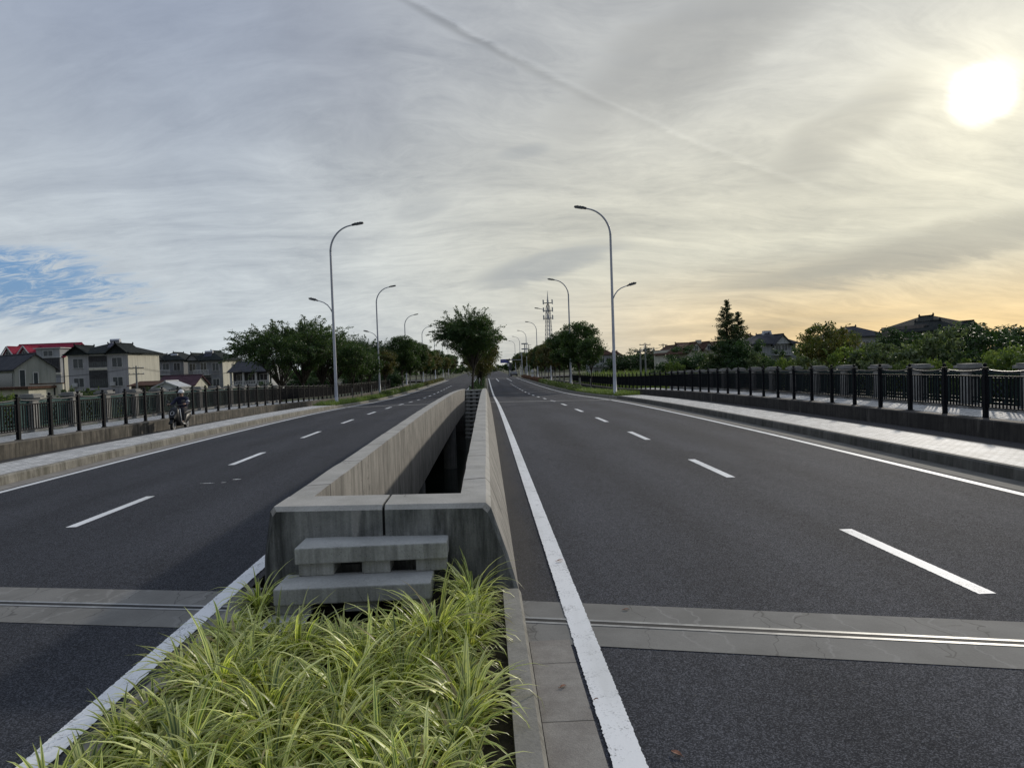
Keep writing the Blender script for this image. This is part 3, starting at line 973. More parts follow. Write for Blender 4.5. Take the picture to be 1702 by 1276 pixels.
for poly in ([(0.0, -0.97), (0.012, 0.80), (-0.985, 0.80), (-1.02, 0.755), (-1.09, 0.34), (-1.12, -0.3), (-1.0, -0.97)],
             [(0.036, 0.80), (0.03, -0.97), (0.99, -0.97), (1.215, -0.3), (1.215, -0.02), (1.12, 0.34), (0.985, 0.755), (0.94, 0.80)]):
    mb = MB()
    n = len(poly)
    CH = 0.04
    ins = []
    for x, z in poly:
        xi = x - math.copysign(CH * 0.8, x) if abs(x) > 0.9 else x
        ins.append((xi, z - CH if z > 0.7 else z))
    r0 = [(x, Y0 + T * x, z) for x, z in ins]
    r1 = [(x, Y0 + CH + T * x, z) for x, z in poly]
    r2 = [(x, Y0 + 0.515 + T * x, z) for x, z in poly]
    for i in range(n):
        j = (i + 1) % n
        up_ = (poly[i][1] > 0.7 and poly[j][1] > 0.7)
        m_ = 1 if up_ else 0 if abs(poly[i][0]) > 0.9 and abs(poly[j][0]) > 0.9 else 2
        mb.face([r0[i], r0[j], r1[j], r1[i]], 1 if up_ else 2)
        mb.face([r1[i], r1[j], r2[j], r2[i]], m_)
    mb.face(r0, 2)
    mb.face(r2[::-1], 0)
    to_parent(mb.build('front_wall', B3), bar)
# the sealant in the split of the front wall
mb = MB()
mb.box(0.013, 0.035, Y0 + 0.03, Y0 + 0.48, -0.2, 0.775)
to_parent(mb.build('joint_filler', MAT['rubber']), bar)

# precast steps in front of it
st = empty('concrete_steps', (-0.1, 5.7, 0), 0, 'small precast concrete steps with square holes, half sunk in the variegated grass', 'steps')
for (x0, x1, ya, yb, z0, z1) in ((-0.69, 0.60, 5.79, 6.16, 0.385, 0.525), (-0.79, 0.475, 5.50, 5.90, 0.14, 0.275), (-0.83, 0.47, 5.20, 5.56, -0.08, 0.055)):
    mb = MB()
    mb.box(x0, x1, ya, yb, z0, z1)
    to_parent(mb.build('tread', MAT['step'], bevel=0.012), st)
for (xs, ya, yb, z0, z1) in ((((-0.67, -0.375), (-0.135, 0.105), (0.325, 0.585)), 5.83, 6.12, 0.275, 0.385), (((-0.79, -0.50), (-0.23, 0.03), (0.24, 0.46)), 5.54, 5.86, 0.055, 0.14)):
    for xa, xb in xs:
        mb = MB()
        mb.box(xa, xb, ya, yb, z0 + 0.001, z1 - 0.001)
        to_parent(mb.build('riser_block', MAT['step'], bevel=0.006), st)
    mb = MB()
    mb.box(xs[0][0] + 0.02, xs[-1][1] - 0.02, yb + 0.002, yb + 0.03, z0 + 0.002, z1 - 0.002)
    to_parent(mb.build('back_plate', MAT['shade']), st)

# the stair of the same precast steps that climbs out at the far end of the opening
fs = empty('concrete_stair', (0, 55.0, -0.5), 0, 'steep precast stair with square holes at the far end of the open slot', 'stair')
for i in range(13):
    zt = prof(55) + 0.74 - 0.28 * i
    y = 54.75 - 0.33 * i
    mb = MB()
    mb.box(-0.70, 0.67, y - 0.40, y, zt - 0.12, zt)
    t_ = to_parent(mb.build('tread', MAT['step'], bevel=0.01), fs)
    for xa, xb in ((-0.68, -0.36), (-0.14, 0.11), (0.33, 0.65)):
        mb = MB()
        mb.box(xa, xb, y - 0.33, y - 0.02, zt - 0.279, zt - 0.121)
        mb.build('riser_block', MAT['step'], t_)
mb = MB()
mb.box(-0.72, 0.69, 54.76, 55.1, -4.4, prof(55) + 0.70)
to_parent(mb.build('end_wall', MAT['under']), fs)

# piers under the decks, seen down through the opening
for k, (x, y) in enumerate(((-1.05, 17.9), (-1.05, 36.0), (1.15, 18.4), (1.15, 36.5))):
    mb = MB()
    mb.lathe([(0.34, -4.6), (0.34, -0.965)], 16, (x, y, 0))
    pr_ = mb.build('bridge_pier', MAT['under'], smooth=True)
    tag(pr_, ('round concrete pier below the slot, under the %s carriageway, %s of its two' % ('left' if x < 0 else 'right', 'nearer' if y < 30 else 'farther')), 'pier', 'piers under the bridge')


# ------------------------------------------------------------------ railings
def railing(name, x, y0, y1, label):
    root = empty(name, (x, y0, 0.31), 0, label, 'railing')
    pm = MB()
    pm.box(-0.047, 0.047, -0.047, 0.047, 0.0, 1.22)
    pm.box(-0.058, 0.058, -0.058, 0.058, 1.225, 1.255)
    pm.lathe([(0.0, 1.263), (0.045, 1.264), (0.03, 1.285), (0.048, 1.31), (0.04, 1.345), (0.0, 1.362)], 8)
    pm.box(-0.075, 0.075, -0.075, 0.075, 0.001, 0.02)
    proto = None
    SP = 1.5
    n = int((y1 - y0) / SP)
    for i in range(n + 1):
        y = y0 + i * SP
        if proto is None:
            p_ = proto = pm.build('post', MAT['black_metal'], root)
        else:
            p_ = proto.copy()
            COL.objects.link(p_)
            p_.parent = root
        p_.location = (0, i * SP, prof(y))
        if i == n:
            break
        ya, yb = i * SP + 0.055, (i + 1) * SP - 0.055
        za, zb = prof(y), prof(y + SP)
        L = yb - ya
        zz = lambda t: za + (zb - za) * t
        mb = MB()
        def bar_(t0, t1, z, hw, hh):
            a, b = ya + L * t0, ya + L * t1
            vs = [(sx * hw, yy, zz(tt) + z + sz * hh) for tt, yy in ((t0, a), (t1, b)) for sz in (-1, 1) for sx in (-1, 1)]
            mb.add(vs, [(0, 1, 3, 2), (4, 6, 7, 5), (0, 4, 5, 1), (2, 3, 7, 6), (0, 2, 6, 4), (1, 5, 7, 3)])
        bar_(0, 1, 1.03, 0.022, 0.016)
        bar_(0, 1, 0.27, 0.022, 0.016)
        nb = 12
        for k in range(nb):
            t = (k + 0.5) / nb
            mb.box(-0.013, 0.013, ya + L * t - 0.013, ya + L * t + 0.013, zz(t) + 0.285, zz(t) + 1.015)
        mb.build('bar_panel', MAT['black_metal'], root)
        mb = MB()
        mb.tube([(0, i * SP + SP * t, za + (zb - za) * t + 1.195 - 0.055 * (1 - (2 * t - 1) ** 2)) for t in [j / 8 for j in range(9)]], 0.024, 8)
        mb.build('handrail', MAT['rail_metal'], root, smooth=True)
    return root


railing('railing', 13.30, 8.9, 100, 'long black railing of square posts and bars on the wall by the brightly lit walkway')
railing('railing', -12.83, 8.6, 100, 'long black railing of square posts and bars behind the scooter rider')


def parapet(x, sgn, y0, y1, label, pmat):
    """stone pilasters with dark openwork panels between them, on the outer edge of the bridge"""
    root = empty('bridge_parapet', (x, y0, 0.3), 0, label, 'parapet')
    pm = MB()
    pm.box(-0.165, 0.165, -0.165, 0.165, -0.3, 1.12)
    pm.box(-0.22, 0.22, -0.22, 0.22, -0.3, 0.16)
    pm.box(-0.20, 0.20, -0.20, 0.20, 1.121, 1.17)
    pm.box(-0.29, 0.29, -0.29, 0.29, 1.171, 1.25)
    pm.box(-0.23, 0.23, -0.23, 0.23, 1.251, 1.31)
    pr = None
    SP = 2.3
    n = int((y1 - y0) / SP)
    for i in range(n + 1):
        y = y0 + i * SP
        if pr is None:
            o_ = pr = pm.build('pilaster', MAT['pilaster'], root, bevel=0.008)
        else:
            o_ = pr.copy()
            COL.objects.link(o_)
            o_.parent = root
        o_.location = (0, i * SP, prof(y))
        if i == n:
            break
        z = prof(y + SP / 2)
        a, b = i * SP + 0.17, (i + 1) * SP - 0.17
        mb = MB()
        mb.box(-0.09, 0.09, a, b, z + 0.0, z + 0.12)
        mb.build('plinth', MAT['pilaster'], root)
        mb = MB()
        mb.box(-0.05, 0.05, a, b, z + 1.0, z + 1.08)
        mb.box(-0.04, 0.04, a, b, z + 0.17, z + 0.22)
        mb.box(-0.025, 0.025, a, b, z + 0.87, z + 0.90)
        mb.box(-0.025, 0.025, a, b, z + 0.30, z + 0.33)
        nb = 13
        mid0, mid1 = (a + b) / 2 - 0.24, (a + b) / 2 + 0.24
        for k in range(nb):
            yy = a + (b - a) * (k + 0.5) / nb
            if mid0 < yy < mid1:
                continue
            mb.box(-0.02, 0.02, yy - 0.028, yy + 0.028, z + 0.22, z + 1.0)
        c = (a + b) / 2
        mb.box(-0.02, 0.02, mid0 - 0.03, mid0, z + 0.22, z + 1.0)
        mb.box(-0.02, 0.02, mid1, mid1 + 0.03, z + 0.22, z + 1.0)
        for dz_ in (0.40, 0.60, 0.80):
            for s1 in (-1, 1):
                mb.tube([(0, c - 0.24, z + dz_ - s1 * 0.2), (0, c + 0.24, z + dz_ + s1 * 0.2)], 0.018, 6)
        mb.build('openwork_panel', MAT[pmat], root)
    return root


parapet(15.30, 1, 8.2, 52, 'grey stone parapet with dark openwork panels on the right edge of the bridge', 'panel')
parapet(-14.90, -1, 8.3, 52, 'pale stone parapet with dark openwork panels on the left edge of the bridge', 'panel_teal')


# ------------------------------------------------------------------ street lamps: a tall pole with a long arm over the road and a short one behind
def make_lamp():
    root = empty('street_lamp')
    mb = MB()
    mb.lathe([(0.19, 0.0), (0.19, 0.03), (0.125, 0.04), (0.115, 1.2), (0.108, 1.22), (0.075, 10.4)], 12)
    mb.build('pole', MAT['pole'], root, smooth=True)
    mb = MB()
    mb.box(-0.03, 0.03, -0.128, -0.105, 0.55, 0.95)
    mb.build('access_door', MAT['pole'], root)
    mb = MB()
    pts = []
    for i in range(15):
        t = i / 14
        a = t * R(78)
        pts.append((1.75 * (1 - math.cos(a)) , 0, 10.35 + 1.80 * math.sin(a)))
    e = pts[-1]
    pts.append((e[0] + 0.20, 0, e[2] + 0.04))
    mb.tube(pts, [0.075 - 0.028 * i / 15 for i in range(16)], 10)
    mb.build('road_arm', MAT['pole'], root, smooth=True)
    e = pts[-1]

    def head(ex, ez, sgn, L, tilt):
        M = Matrix.Translation((ex, 0, ez)) @ Matrix.Rotation(-tilt * sgn, 4, 'Y')
        hb = MB()
        poly = [(0, -0.04), (0, 0.05), (L * 0.25, 0.085), (L * 0.8, 0.085), (L, 0.05), (L, -0.02)]
        n = len(poly)
        vs = [M @ Vector((sgn * a, y, b)) for y in (-0.13, 0.13) for a, b in poly]
        hb.add(vs, [(i, (i + 1) % n, n + (i + 1) % n, n + i) for i in range(n)] + [tuple(range(n)), tuple(range(2 * n - 1, n - 1, -1))])
        for k in range(3):
            x0 = L * (0.28 + 0.22 * k)
            hb.box(min(sgn * x0, sgn * (x0 + 0.03)), max(sgn * x0, sgn * (x0 + 0.03)), -0.12, 0.12, 0.086, 0.115, 0, M)
        h = hb.build('lamp_head', MAT['lamp_head'], root)
        lb = MB()
        lb.box(min(sgn * L * 0.3, sgn * L * 0.92), max(sgn * L * 0.3, sgn * L * 0.92), -0.10, 0.10, -0.062, -0.035, 0, M)
        lb.build('lamp_lens', MAT['lens'], h)
    head(e[0], e[2], 1, 0.82, R(9))
    mb = MB()
    pts = [(-0.06, 0, 6.30), (-0.18, 0, 6.55), (-0.36, 0, 6.78), (-0.60, 0, 6.95), (-0.86, 0, 7.05), (-1.05, 0, 7.10)]
    mb.tube(pts, [0.042, 0.04, 0.038, 0.034, 0.032, 0.03], 8)
    mb.build('path_arm', MAT['pole'], root, smooth=True)
    head(-1.05, 7.10, -1, 0.62, R(14))
    return root


ORD = ['first', 'second', 'third', 'fourth', 'fifth', 'sixth', 'seventh', 'eighth', 'ninth', 'tenth', 'eleventh', 'twelfth', 'thirteenth', 'fourteenth',
       'fifteenth', 'sixteenth', 'seventeenth', 'eighteenth', 'nineteenth', 'twentieth', 'twenty-first', 'twenty-second', 'twenty-third', 'twenty-fourth']
lamp0 = make_lamp()
first = True
LAMPS = []
right = [(1022, 46), (949.5, 80), (916.5, 113), (894.5, 147), (877, 182), (866, 218), (858, 256)]
left = [(559, 49), (631.5, 82), (677, 118), (705, 152), (725, 188), (738, 226), (747, 266)]
for sgn, lst in ((1, right), (-1, left)):
    for i, (px, Y) in enumerate(lst):
        p_ = at(px, 640 if sgn > 0 else 655, Y)
        o = lamp0 if first else copy_tree(lamp0)
        first = False
        z = prof(Y) + 0.08
        o.location = (p_.x, Y, z)
        top = 12.55 if i == 0 else 12.2
        o.scale = (1, 1, 1.04 if i < 2 else 1.0)
        o.rotation_euler = (0, 0, math.pi if sgn > 0 else 0)
        side = 'right' if sgn > 0 else 'left'
        tag(o, 'tall pale two-armed street lamp, %s from the bridge in the %s-hand row' % (ORD[i], side), 'street lamp', 'street lamps along the road')
        LAMPS.append((p_.x, Y))


# ------------------------------------------------------------------ plants
def fast_mesh(name, V, F, mats):
    """V (n,3) vertices, F (m,k) faces, all with k corners"""
    me = bpy.data.meshes.new(name)
    me.vertices.add(len(V))
    me.vertices.foreach_set('co', np.asarray(V, np.float32).ravel())
    k = F.shape[1]
    me.loops.add(F.size)
    me.loops.foreach_set('vertex_index', F.astype(np.int32).ravel())
    me.polygons.add(len(F))
    me.polygons.foreach_set('loop_start', np.arange(0, F.size, k, dtype=np.int32))
    me.polygons.foreach_set('loop_total', np.full(len(F), k, np.int32))
    for mm in (mats if isinstance(mats, (list, tuple)) else [mats]):
        me.materials.append(mm)
    me.update()
    me.validate()
    return me


def link(name, me, parent=None):
    o = bpy.data.objects.new(name, me)
    COL.objects.link(o)
    if parent is not None:
        o.parent = parent
    return o


def unit(a):
    return a / np.maximum(np.linalg.norm(a, axis=1, keepdims=True), 1e-9)


def leaf_mesh(name, pos, size, rg, mat, axis=None, droop=0.25, asp=0.5):
    """diamond leaves at the given points; axis = preferred direction of each leaf"""
    n = len(pos)
    a = rg.normal(size=(n, 3))
    if axis is not None:
        a = unit(a) * 0.8 + axis
    a[:, 2] -= droop
    a = unit(a)
    b = unit(np.cross(a, rg.normal(size=(n, 3))))
    s = (size * rg.uniform(0.6, 1.3, n))[:, None]
    nrm = np.cross(a, b)
    V = np.empty((n, 4, 3))
    V[:, 0] = pos - a * s * 0.5
    V[:, 1] = pos + b * s * asp * 0.5 + nrm * s * 0.06
    V[:, 2] = pos + a * s * 0.5
    V[:, 3] = pos - b * s * asp * 0.5 + nrm * s * 0.06
    F = np.arange(n * 4).reshape(n, 4)
    return fast_mesh(name, V.reshape(-1, 3), F, mat)


def crown_round(rg, c, r, nclump, nleaf, cr, shell=0.55, flat=0.0):
    """clumps of leaves through an ellipsoid, denser to the outside; returns leaf points and clump centres"""
    d = unit(rg.normal(size=(nclump, 3)))
    rad = rg.uniform(shell ** 3, 1.0, nclump) ** (1 / 3.0)
    rad *= rg.uniform(0.82, 1.12, nclump)
    cc = d * rad[:, None] * np.array(r) + np.array(c)
    pts = []
    for q_ in cc:
        k = cr * rg.uniform(0.6, 1.35)
        m = int(nleaf * rg.uniform(0.6, 1.4))
        g = unit(rg.normal(size=(m, 3))) * (rg.uniform(0, 1, m) ** 0.45)[:, None] * k
        g[:, 2] *= 0.72
        pts.append(g + q_)
    return np.vstack(pts), cc


def crown_spray(rg, c, r, nspray, L, nleaf, up=0.35, droop=0.5, out=(0.35, 0.85), dirx=0.0):
    """arching leafy twigs that break up the outline"""
    pts, axs, paths = [], [], []
    for i in range(nspray):
        d = rg.normal(size=3)
        d[2] = abs(d[2]) * 0.8 - 0.25
        d[0] += dirx
        d /= np.linalg.norm(d)
        p0 = np.array(c) + d * np.array(r) * rg.uniform(*out)
        v = d * 1.0 + np.array([0, 0, up]) + rg.normal(size=3) * 0.35
        v /= np.linalg.norm(v)
        l = L * rg.uniform(0.5, 1.3)
        t = rg.uniform(0.0, 1.0, nleaf)
        P_ = p0 + v * (t * l)[:, None]
        P_[:, 2] -= droop * l * t * t * 0.7
        ax = np.tile(v, (nleaf, 1))
        ax[:, 2] -= droop * t * 1.3
        side = unit(np.cross(ax, rg.normal(size=(nleaf, 3))))
        P_ += side * (rg.normal(size=nleaf) * 0.11 * l * (1.1 - t * 0.8))[:, None]
        pts.append(P_)
        axs.append(ax)
        tt = np.linspace(0, 0.9, 4)
        Q = p0 + v * (tt * l)[:, None]
        Q[:, 2] -= droop * l * tt * tt * 0.7
        paths.append(Q)
    return np.vstack(pts), np.vstack(axs), paths


def trunk_part(rg, root, H0, r0, targets, bark, lean=(0, 0), wash=None, fork=1.0):
    mb = MB()
    top = Vector((lean[0], lean[1], H0))
    mid = Vector((lean[0] * 0.4 + rg.uniform(-.04, .04), lean[1] * 0.4, H0 * 0.5))
    mb.tube([(0, 0, -0.25), (0, 0, 0.0), (0.0, 0.0, 0.15), mid, top], [r0 * 1.5, r0 * 1.3, r0, r0 * 0.85, r0 * 0.7], 8)
    for q_ in targets:
        q_ = Vector(q_)
        b = Vector((top.x, top.y, H0 * rg.uniform(0.8, 1.0)))
        m1 = b.lerp(q_, 0.5)
        m1.z += (0.10 * (q_ - b).length) * fork
        mb.tube([b, b.lerp(m1, 0.5) + Vector((rg.uniform(-.06, .06), rg.uniform(-.06, .06), 0.03)), m1, q_], [r0 * 0.52, r0 * 0.40, r0 * 0.27, 0.012], 6, cap=False)
    o = mb.build('trunk', bark, root, smooth=True)
    if wash:
        wb = MB()
        wb.lathe([(r0 * 1.5 + .006, -0.1), (r0 * 1.12, 0.12), (r0 * 1.06, wash)], 10)
        wb.build('limewash_band', MAT['limewash'], o, smooth=True)
    return o


def tree_round(name, leaf, seed, H, th, r, nclump=60, nleaf=110, size=0.17, r0=0.09, wash=None, shell=0.5, cr=0.55, lobes=None, bark=None):
    """rounded crown on a clean stem"""
    rg = np.random.default_rng(seed)
    root = empty(name)
    cz = th + (H - th) * 0.5
    rz = (H - th) * 0.5
    pts, cc = crown_round(rg, (0, 0, cz), (r * 0.86, r * 0.86, rz * 0.88), nclump, nleaf, cr, shell)
    if lobes:
        for (lx, ly, lz, lr, ln) in lobes:
            p2, c2 = crown_round(rg, (lx, ly, lz), (lr, lr, lr * 0.8), ln, nleaf, cr, 0.4)
            pts = np.vstack([pts, p2])
            cc = np.vstack([cc, c2])
    keep = pts[:, 2] > th * 0.82
    pts = pts[keep]
    link('crown', leaf_mesh('crown', pts, size, rg, leaf), root)
    tg = cc[rg.choice(len(cc), min(16, len(cc)), replace=False)]
    trunk_part(rg, root, th * 1.02, r0, tg, bark or MAT['bark'], (rg.uniform(-.1, .1), rg.uniform(-.1, .1)), wash)
    return root


def tree_airy(name, leaf, seed, H, th, r, n1=46, n2=95, size=0.16, r0=0.13, L=1.7, droop=0.55, nl1=95, nl2=60, dirx=0.0):
    """spreading crown of arching feathery twigs"""
    rg = np.random.default_rng(seed)
    root = empty(name)
    cz = th + (H - th) * 0.50
    rz = (H - th) * 0.48
    pts, cc = crown_round(rg, (0, 0, cz), (r * 0.72, r * 0.72, rz * 0.74), n1, nl1, 0.55, 0.35)
    p2, ax, paths = crown_spray(rg, (0, 0, cz), (r, r, rz * 0.9), n2, L, nl2, 0.35, droop, (0.45, 0.88), dirx)
    axis = np.vstack([rg.normal(size=pts.shape) * 0.4, ax])
    allp = np.vstack([pts, p2])
    link('crown', leaf_mesh('crown', allp, size, rg, leaf, axis, 0.2, 0.42), root)
    t = trunk_part(rg, root, th, r0, list(cc[rg.choice(len(cc), 14, replace=False)]) + [p[0] for p in paths[:16]], MAT['bark'], (rg.uniform(-.2, .2), 0), None, 1.3)
    tw = MB()
    for Q in paths:
        tw.tube([tuple(q_) for q_ in Q], [0.014, 0.011, 0.008, 0.004], 4, cap=False)
    tw.build('twigs', MAT['bark'], t)
    return root


def tree_conifer(name, leaf, seed, H, r):
    rg = np.random.default_rng(seed)
    root = empty(name)
    pts, axs = [], []
    tw = MB()
    z = H * 0.10
    while z < H * 0.985:
        t = (z - H * 0.10) / (H * 0.9)
        rad = r * (1 - t) ** 0.85 + 0.08
        for k in range(5 if t < 0.8 else 4):
            a = rg.uniform(0, 2 * math.pi)
            l = rad * rg.uniform(0.55, 1.12)
            if rg.uniform() < 0.09:
                continue
            d = np.array([math.cos(a), math.sin(a), 0.22 + 0.35 * t])
            n = max(12, int(150 * l / r) + 14)
            s_ = rg.uniform(0.12, 1.0, n)
            P_ = np.array([0, 0, z]) + d * (s_ * l)[:, None]
            P_[:, 2] -= 0.18 * l * s_ * s_
            P_ += rg.normal(size=(n, 3)) * np.array([0.13, 0.13, 0.09]) * (0.5 + l * 0.35)
            pts.append(P_)
            axs.append(np.tile(d * 0.6, (n, 1)))
            tw.tube([(0, 0, z), tuple(np.array([0, 0, z]) + d * l * 0.5 - np.array([0, 0, 0.05 * l])), tuple(np.array([0, 0, z]) + d * l * 0.95 - np.array([0, 0, 0.17 * l]))], [0.035 * (1 - t) + 0.01, 0.018, 0.006], 5, cap=False)
        z += H * 0.021
    link('crown', leaf_mesh('crown', np.vstack(pts), 0.22, rg, leaf, np.vstack(axs), 0.3, 0.36), root)
    tb = MB()
    tb.tube([(0, 0, -0.3), (0, 0, H * 0.3), (0, 0, H * 0.7), (0, 0, H * 0.97)], [0.20, 0.15, 0.08, 0.012], 8)
    t_ = tb.build('trunk', MAT['bark'], root, smooth=True)
    tw.build('branches', MAT['bark'], t_)
    return root


def bush(name, leaf, seed, blobs, nclump=26, nleaf=80, size=0.16, cr=0.42, sprays=0, asp=0.5):
    """a shrub made of several overlapping masses that reach the ground"""
    rg = np.random.default_rng(seed)
    root = empty(name)
    P_, C_ = [], []
    for (x, y, z, rx, rz) in blobs:
        p, c = crown_round(rg, (x, y, z), (rx, rx * 0.9, rz), int(nclump * 2.0), nleaf, cr, 0.35)
        P_.append(p)
        C_.append(c)
        if sprays:
            p2, ax, _ = crown_spray(rg, (x, y, z), (rx, rx * 0.9, rz), sprays, 0.9, 26, 0.6, 0.3, (0.7, 1.0))
            P_.append(p2)
    P_ = np.vstack(P_)
    C_ = np.vstack(C_)
    P_ = P_[P_[:, 2] > 0.02]
    link('foliage', leaf_mesh('foliage', P_, size, rg, leaf, None, 0.15, asp), root)
    mb = MB()
    for q_ in C_[rg.choice(len(C_), min(18, len(C_)), replace=False)]:
        q_ = Vector(q_)
        mb.tube([(q_.x * 0.3, q_.y * 0.3, -0.2), (q_.x * 0.55, q_.y * 0.55, q_.z * 0.5), q_], [0.05, 0.035, 0.012], 5, cap=False)
    mb.build('stems', MAT['bark'], root, smooth=True)
    return root


def place(o, x, y, z, s=1.0, rz=0.0, label=None, cat='tree', group=None, sz=None):
    o.location = (x, y, z)
    o.scale = (s, s, sz if sz else s)
    o.rotation_euler = (0, 0, rz)
    return tag(o, label, cat, group)


class Kind:
    """first use takes the model itself, later uses copy it with its parts"""
    def __init__(self, root):
        self.root, self.used = root, False

    def get(self):
        if not self.used:
            self.used = True
            return self.root
        return copy_tree(self.root)


# --- roadside camphor trees
CAM = [Kind(tree_round('roadside_tree', MAT['leaf_camphor'], 11, 8.0, 2.4, 2.25, 120, 135, 0.18, 0.10, 1.15, lobes=[(0.9, 0.3, 4.2, 1.2, 10), (-0.8, -0.5, 4.0, 1.3, 10)])),
       Kind(tree_round('roadside_tree', MAT['leaf_camphor'], 12, 7.4, 2.2, 2.1, 110, 135, 0.18, 0.09, 1.15, lobes=[(0.3, 0.9, 6.0, 1.1, 9), (1.0, -0.4, 3.8, 1.1, 9)])),
       Kind(tree_round('roadside_tree', MAT['leaf_bronze'], 13, 7.0, 2.1, 2.2, 110, 130, 0.18, 0.09, 1.15, lobes=[(-0.9, 0.2, 4.6, 1.2, 9)])),
       Kind(tree_round('roadside_tree', MAT['leaf_camphor'], 14, 5.2, 1.8, 1.35, 62, 120, 0.15, 0.06, 1.0))]
# right-hand verge: pixel of the stem, distance, kind, scale
rr = [(982, 70, 3, 1.10), (963.5, 76, 0, 1.0), (947, 84, 1, 0.95), (937.5, 92, 0, 0.98), (930, 99, 2, 1.0), (923, 106, 2, 1.02), (918.5, 114, 1, 1.0), (912, 122, 2, 1.0), (906, 131, 2, 1.0),
      (901, 140, 0, 0.95), (896.5, 149, 2, 1.02), (892, 158, 2, 1.0), (888, 167, 1, 0.98), (873, 214, 2, 1.05), (869, 228, 0, 1.0), (865.5, 244, 2, 1.05), (862, 262, 1, 1.05), (859, 282, 2, 1.05)]
for i, (px, Y, k, s_) in enumerate(rr):
    p_ = at(px, 630, Y)
    where = 'bushy trimmed roadside tree, %s from the bridge in the right-hand verge row' % ORD[i]
    if i == 0: where = 'small young roadside tree at the near end of the right-hand verge row'
    place(CAM[k].get(), p_.x, Y, prof(Y) + 0.08, s_, i * 1.7, where, 'tree', 'trees of the right-hand verge')
# left-hand verge row
lr = [(586, 64, 3, 1.05), (601, 72, 3, 1.0), (617, 80, 3, 1.05), (640, 88, 2, 0.85), (670, 93, 0, 1.0), (682, 101, 1, 1.0), (692, 110, 0, 0.98), (701, 119, 2, 1.0), (709, 129, 1, 1.0), (716, 140, 2, 1.0),
      (722, 152, 2, 1.0), (727.5, 165, 0, 1.0), (741, 208, 2, 1.0), (745.5, 224, 1, 1.05), (750, 243, 2, 1.05), (754, 264, 0, 1.05)]
for i, (px, Y, k, s_) in enumerate(lr):
    p_ = at(px, 645, Y)
    place(CAM[k].get(), p_.x, Y, prof(Y) + 0.08, s_, i * 2.1 + 0.4, 'rounded roadside tree, %s from the bridge in the left-hand verge row' % ORD[i], 'tree', 'trees of the left-hand verge')
# the airy trees behind the left railing
AIR = [Kind(tree_airy('spreading_tree', MAT['leaf_airy'], 21, 8.6, 2.4, 4.2, 130, 230, dirx=-0.5, nl1=130, nl2=75)), Kind(tree_airy('spreading_tree', MAT['leaf_airy'], 22, 8.8, 2.5, 3.6, 120, 190, nl1=130, nl2=75)),
       Kind(tree_airy('spreading_tree', MAT['leaf_dark'], 23, 7.8, 2.0, 3.6, 150, 110, droop=0.35, nl1=130))]
la = [(465, 60, 0, 0.94, 0.0, 'wide feathery tree with twigs reaching left over the low veranda house'), (505, 63, 1, 0.98, 1.0, 'feathery tree with the highest tip, second in the clump behind the left railing'),
      (535, 67, 1, 0.95, 2.6, 'feathery tree just left of the nearest left-hand street lamp'), (556, 72, 0, 0.85, 3.0, 'feathery tree standing behind the nearest left-hand street lamp'),
      (585, 82, 2, 0.98, 0.0, 'dense dark tree just right of the nearest left-hand lamp post'), (612, 90, 2, 1.02, 2.0, 'dense dark tree behind the small young verge trees on the left'), (640, 100, 2, 0.95, 4.0, 'dense dark tree behind the second left-hand lamp post')]
for px, Y, k, s_, rz, lb in la:
    p_ = at(px, 645, Y)
    place(AIR[k].get(), p_.x, Y, -1.3 if k < 2 else -1.2, s_, rz, lb, 'tree', 'trees behind the left railing')
# trees in the central reservation
MED = [Kind(tree_airy('median_tree', MAT['leaf_airy'], 31, 8.4, 2.7, 3.3, 260, 200, L=1.6, droop=0.45, nl1=130, dirx=-0.45)), Kind(tree_round('median_tree', MAT['leaf_bronze'], 32, 6.6, 1.4, 2.2, 120, 120, 0.16, 0.08))]
md = [(63, -0.30, 0, 0.98, 'leaning leafy tree at the near end of the central reservation'), (73, 0.45, 1, 1.08, 'bronze-tinged round tree just behind the first median tree'), (83, 0.1, 1, 0.95, 'third tree of the central reservation, mostly hidden'),
      (95, 0.0, 0, 0.8, 'fourth tree of the central reservation, hidden behind the others'), (110, 0.0, 1, 0.9, 'fifth tree of the central reservation, far behind'), (128, 0.0, 1, 0.9, 'sixth tree of the central reservation, farthest')]
for Y, x, k, s_, lb in md:
    place(MED[k].get(), x, Y, prof(Y) + 0.1, s_, Y * 0.7, lb, 'tree', 'trees of the central reservation')

# --- trees and shrubs beyond the right-hand parapet
CON = tree_conifer('conifer', MAT['leaf_conifer'], 41, 10.2, 3.1)
p_ = at(1209, 600, 75)
place(CON, p_.x, 75, -1.75, 1.0, 0, 'tall pointed conifer, the higher and left one of the pair', 'conifer', 'pair of conifers')
CON2 = tree_conifer('conifer', MAT['leaf_conifer'], 42, 9.2, 3.0)
p_ = at(1228, 600, 76.5)
place(CON2, p_.x, 76.5, -1.75, 0.97, 1, 'lower conifer close against the right side of the tall pointed one', 'conifer', 'pair of conifers')

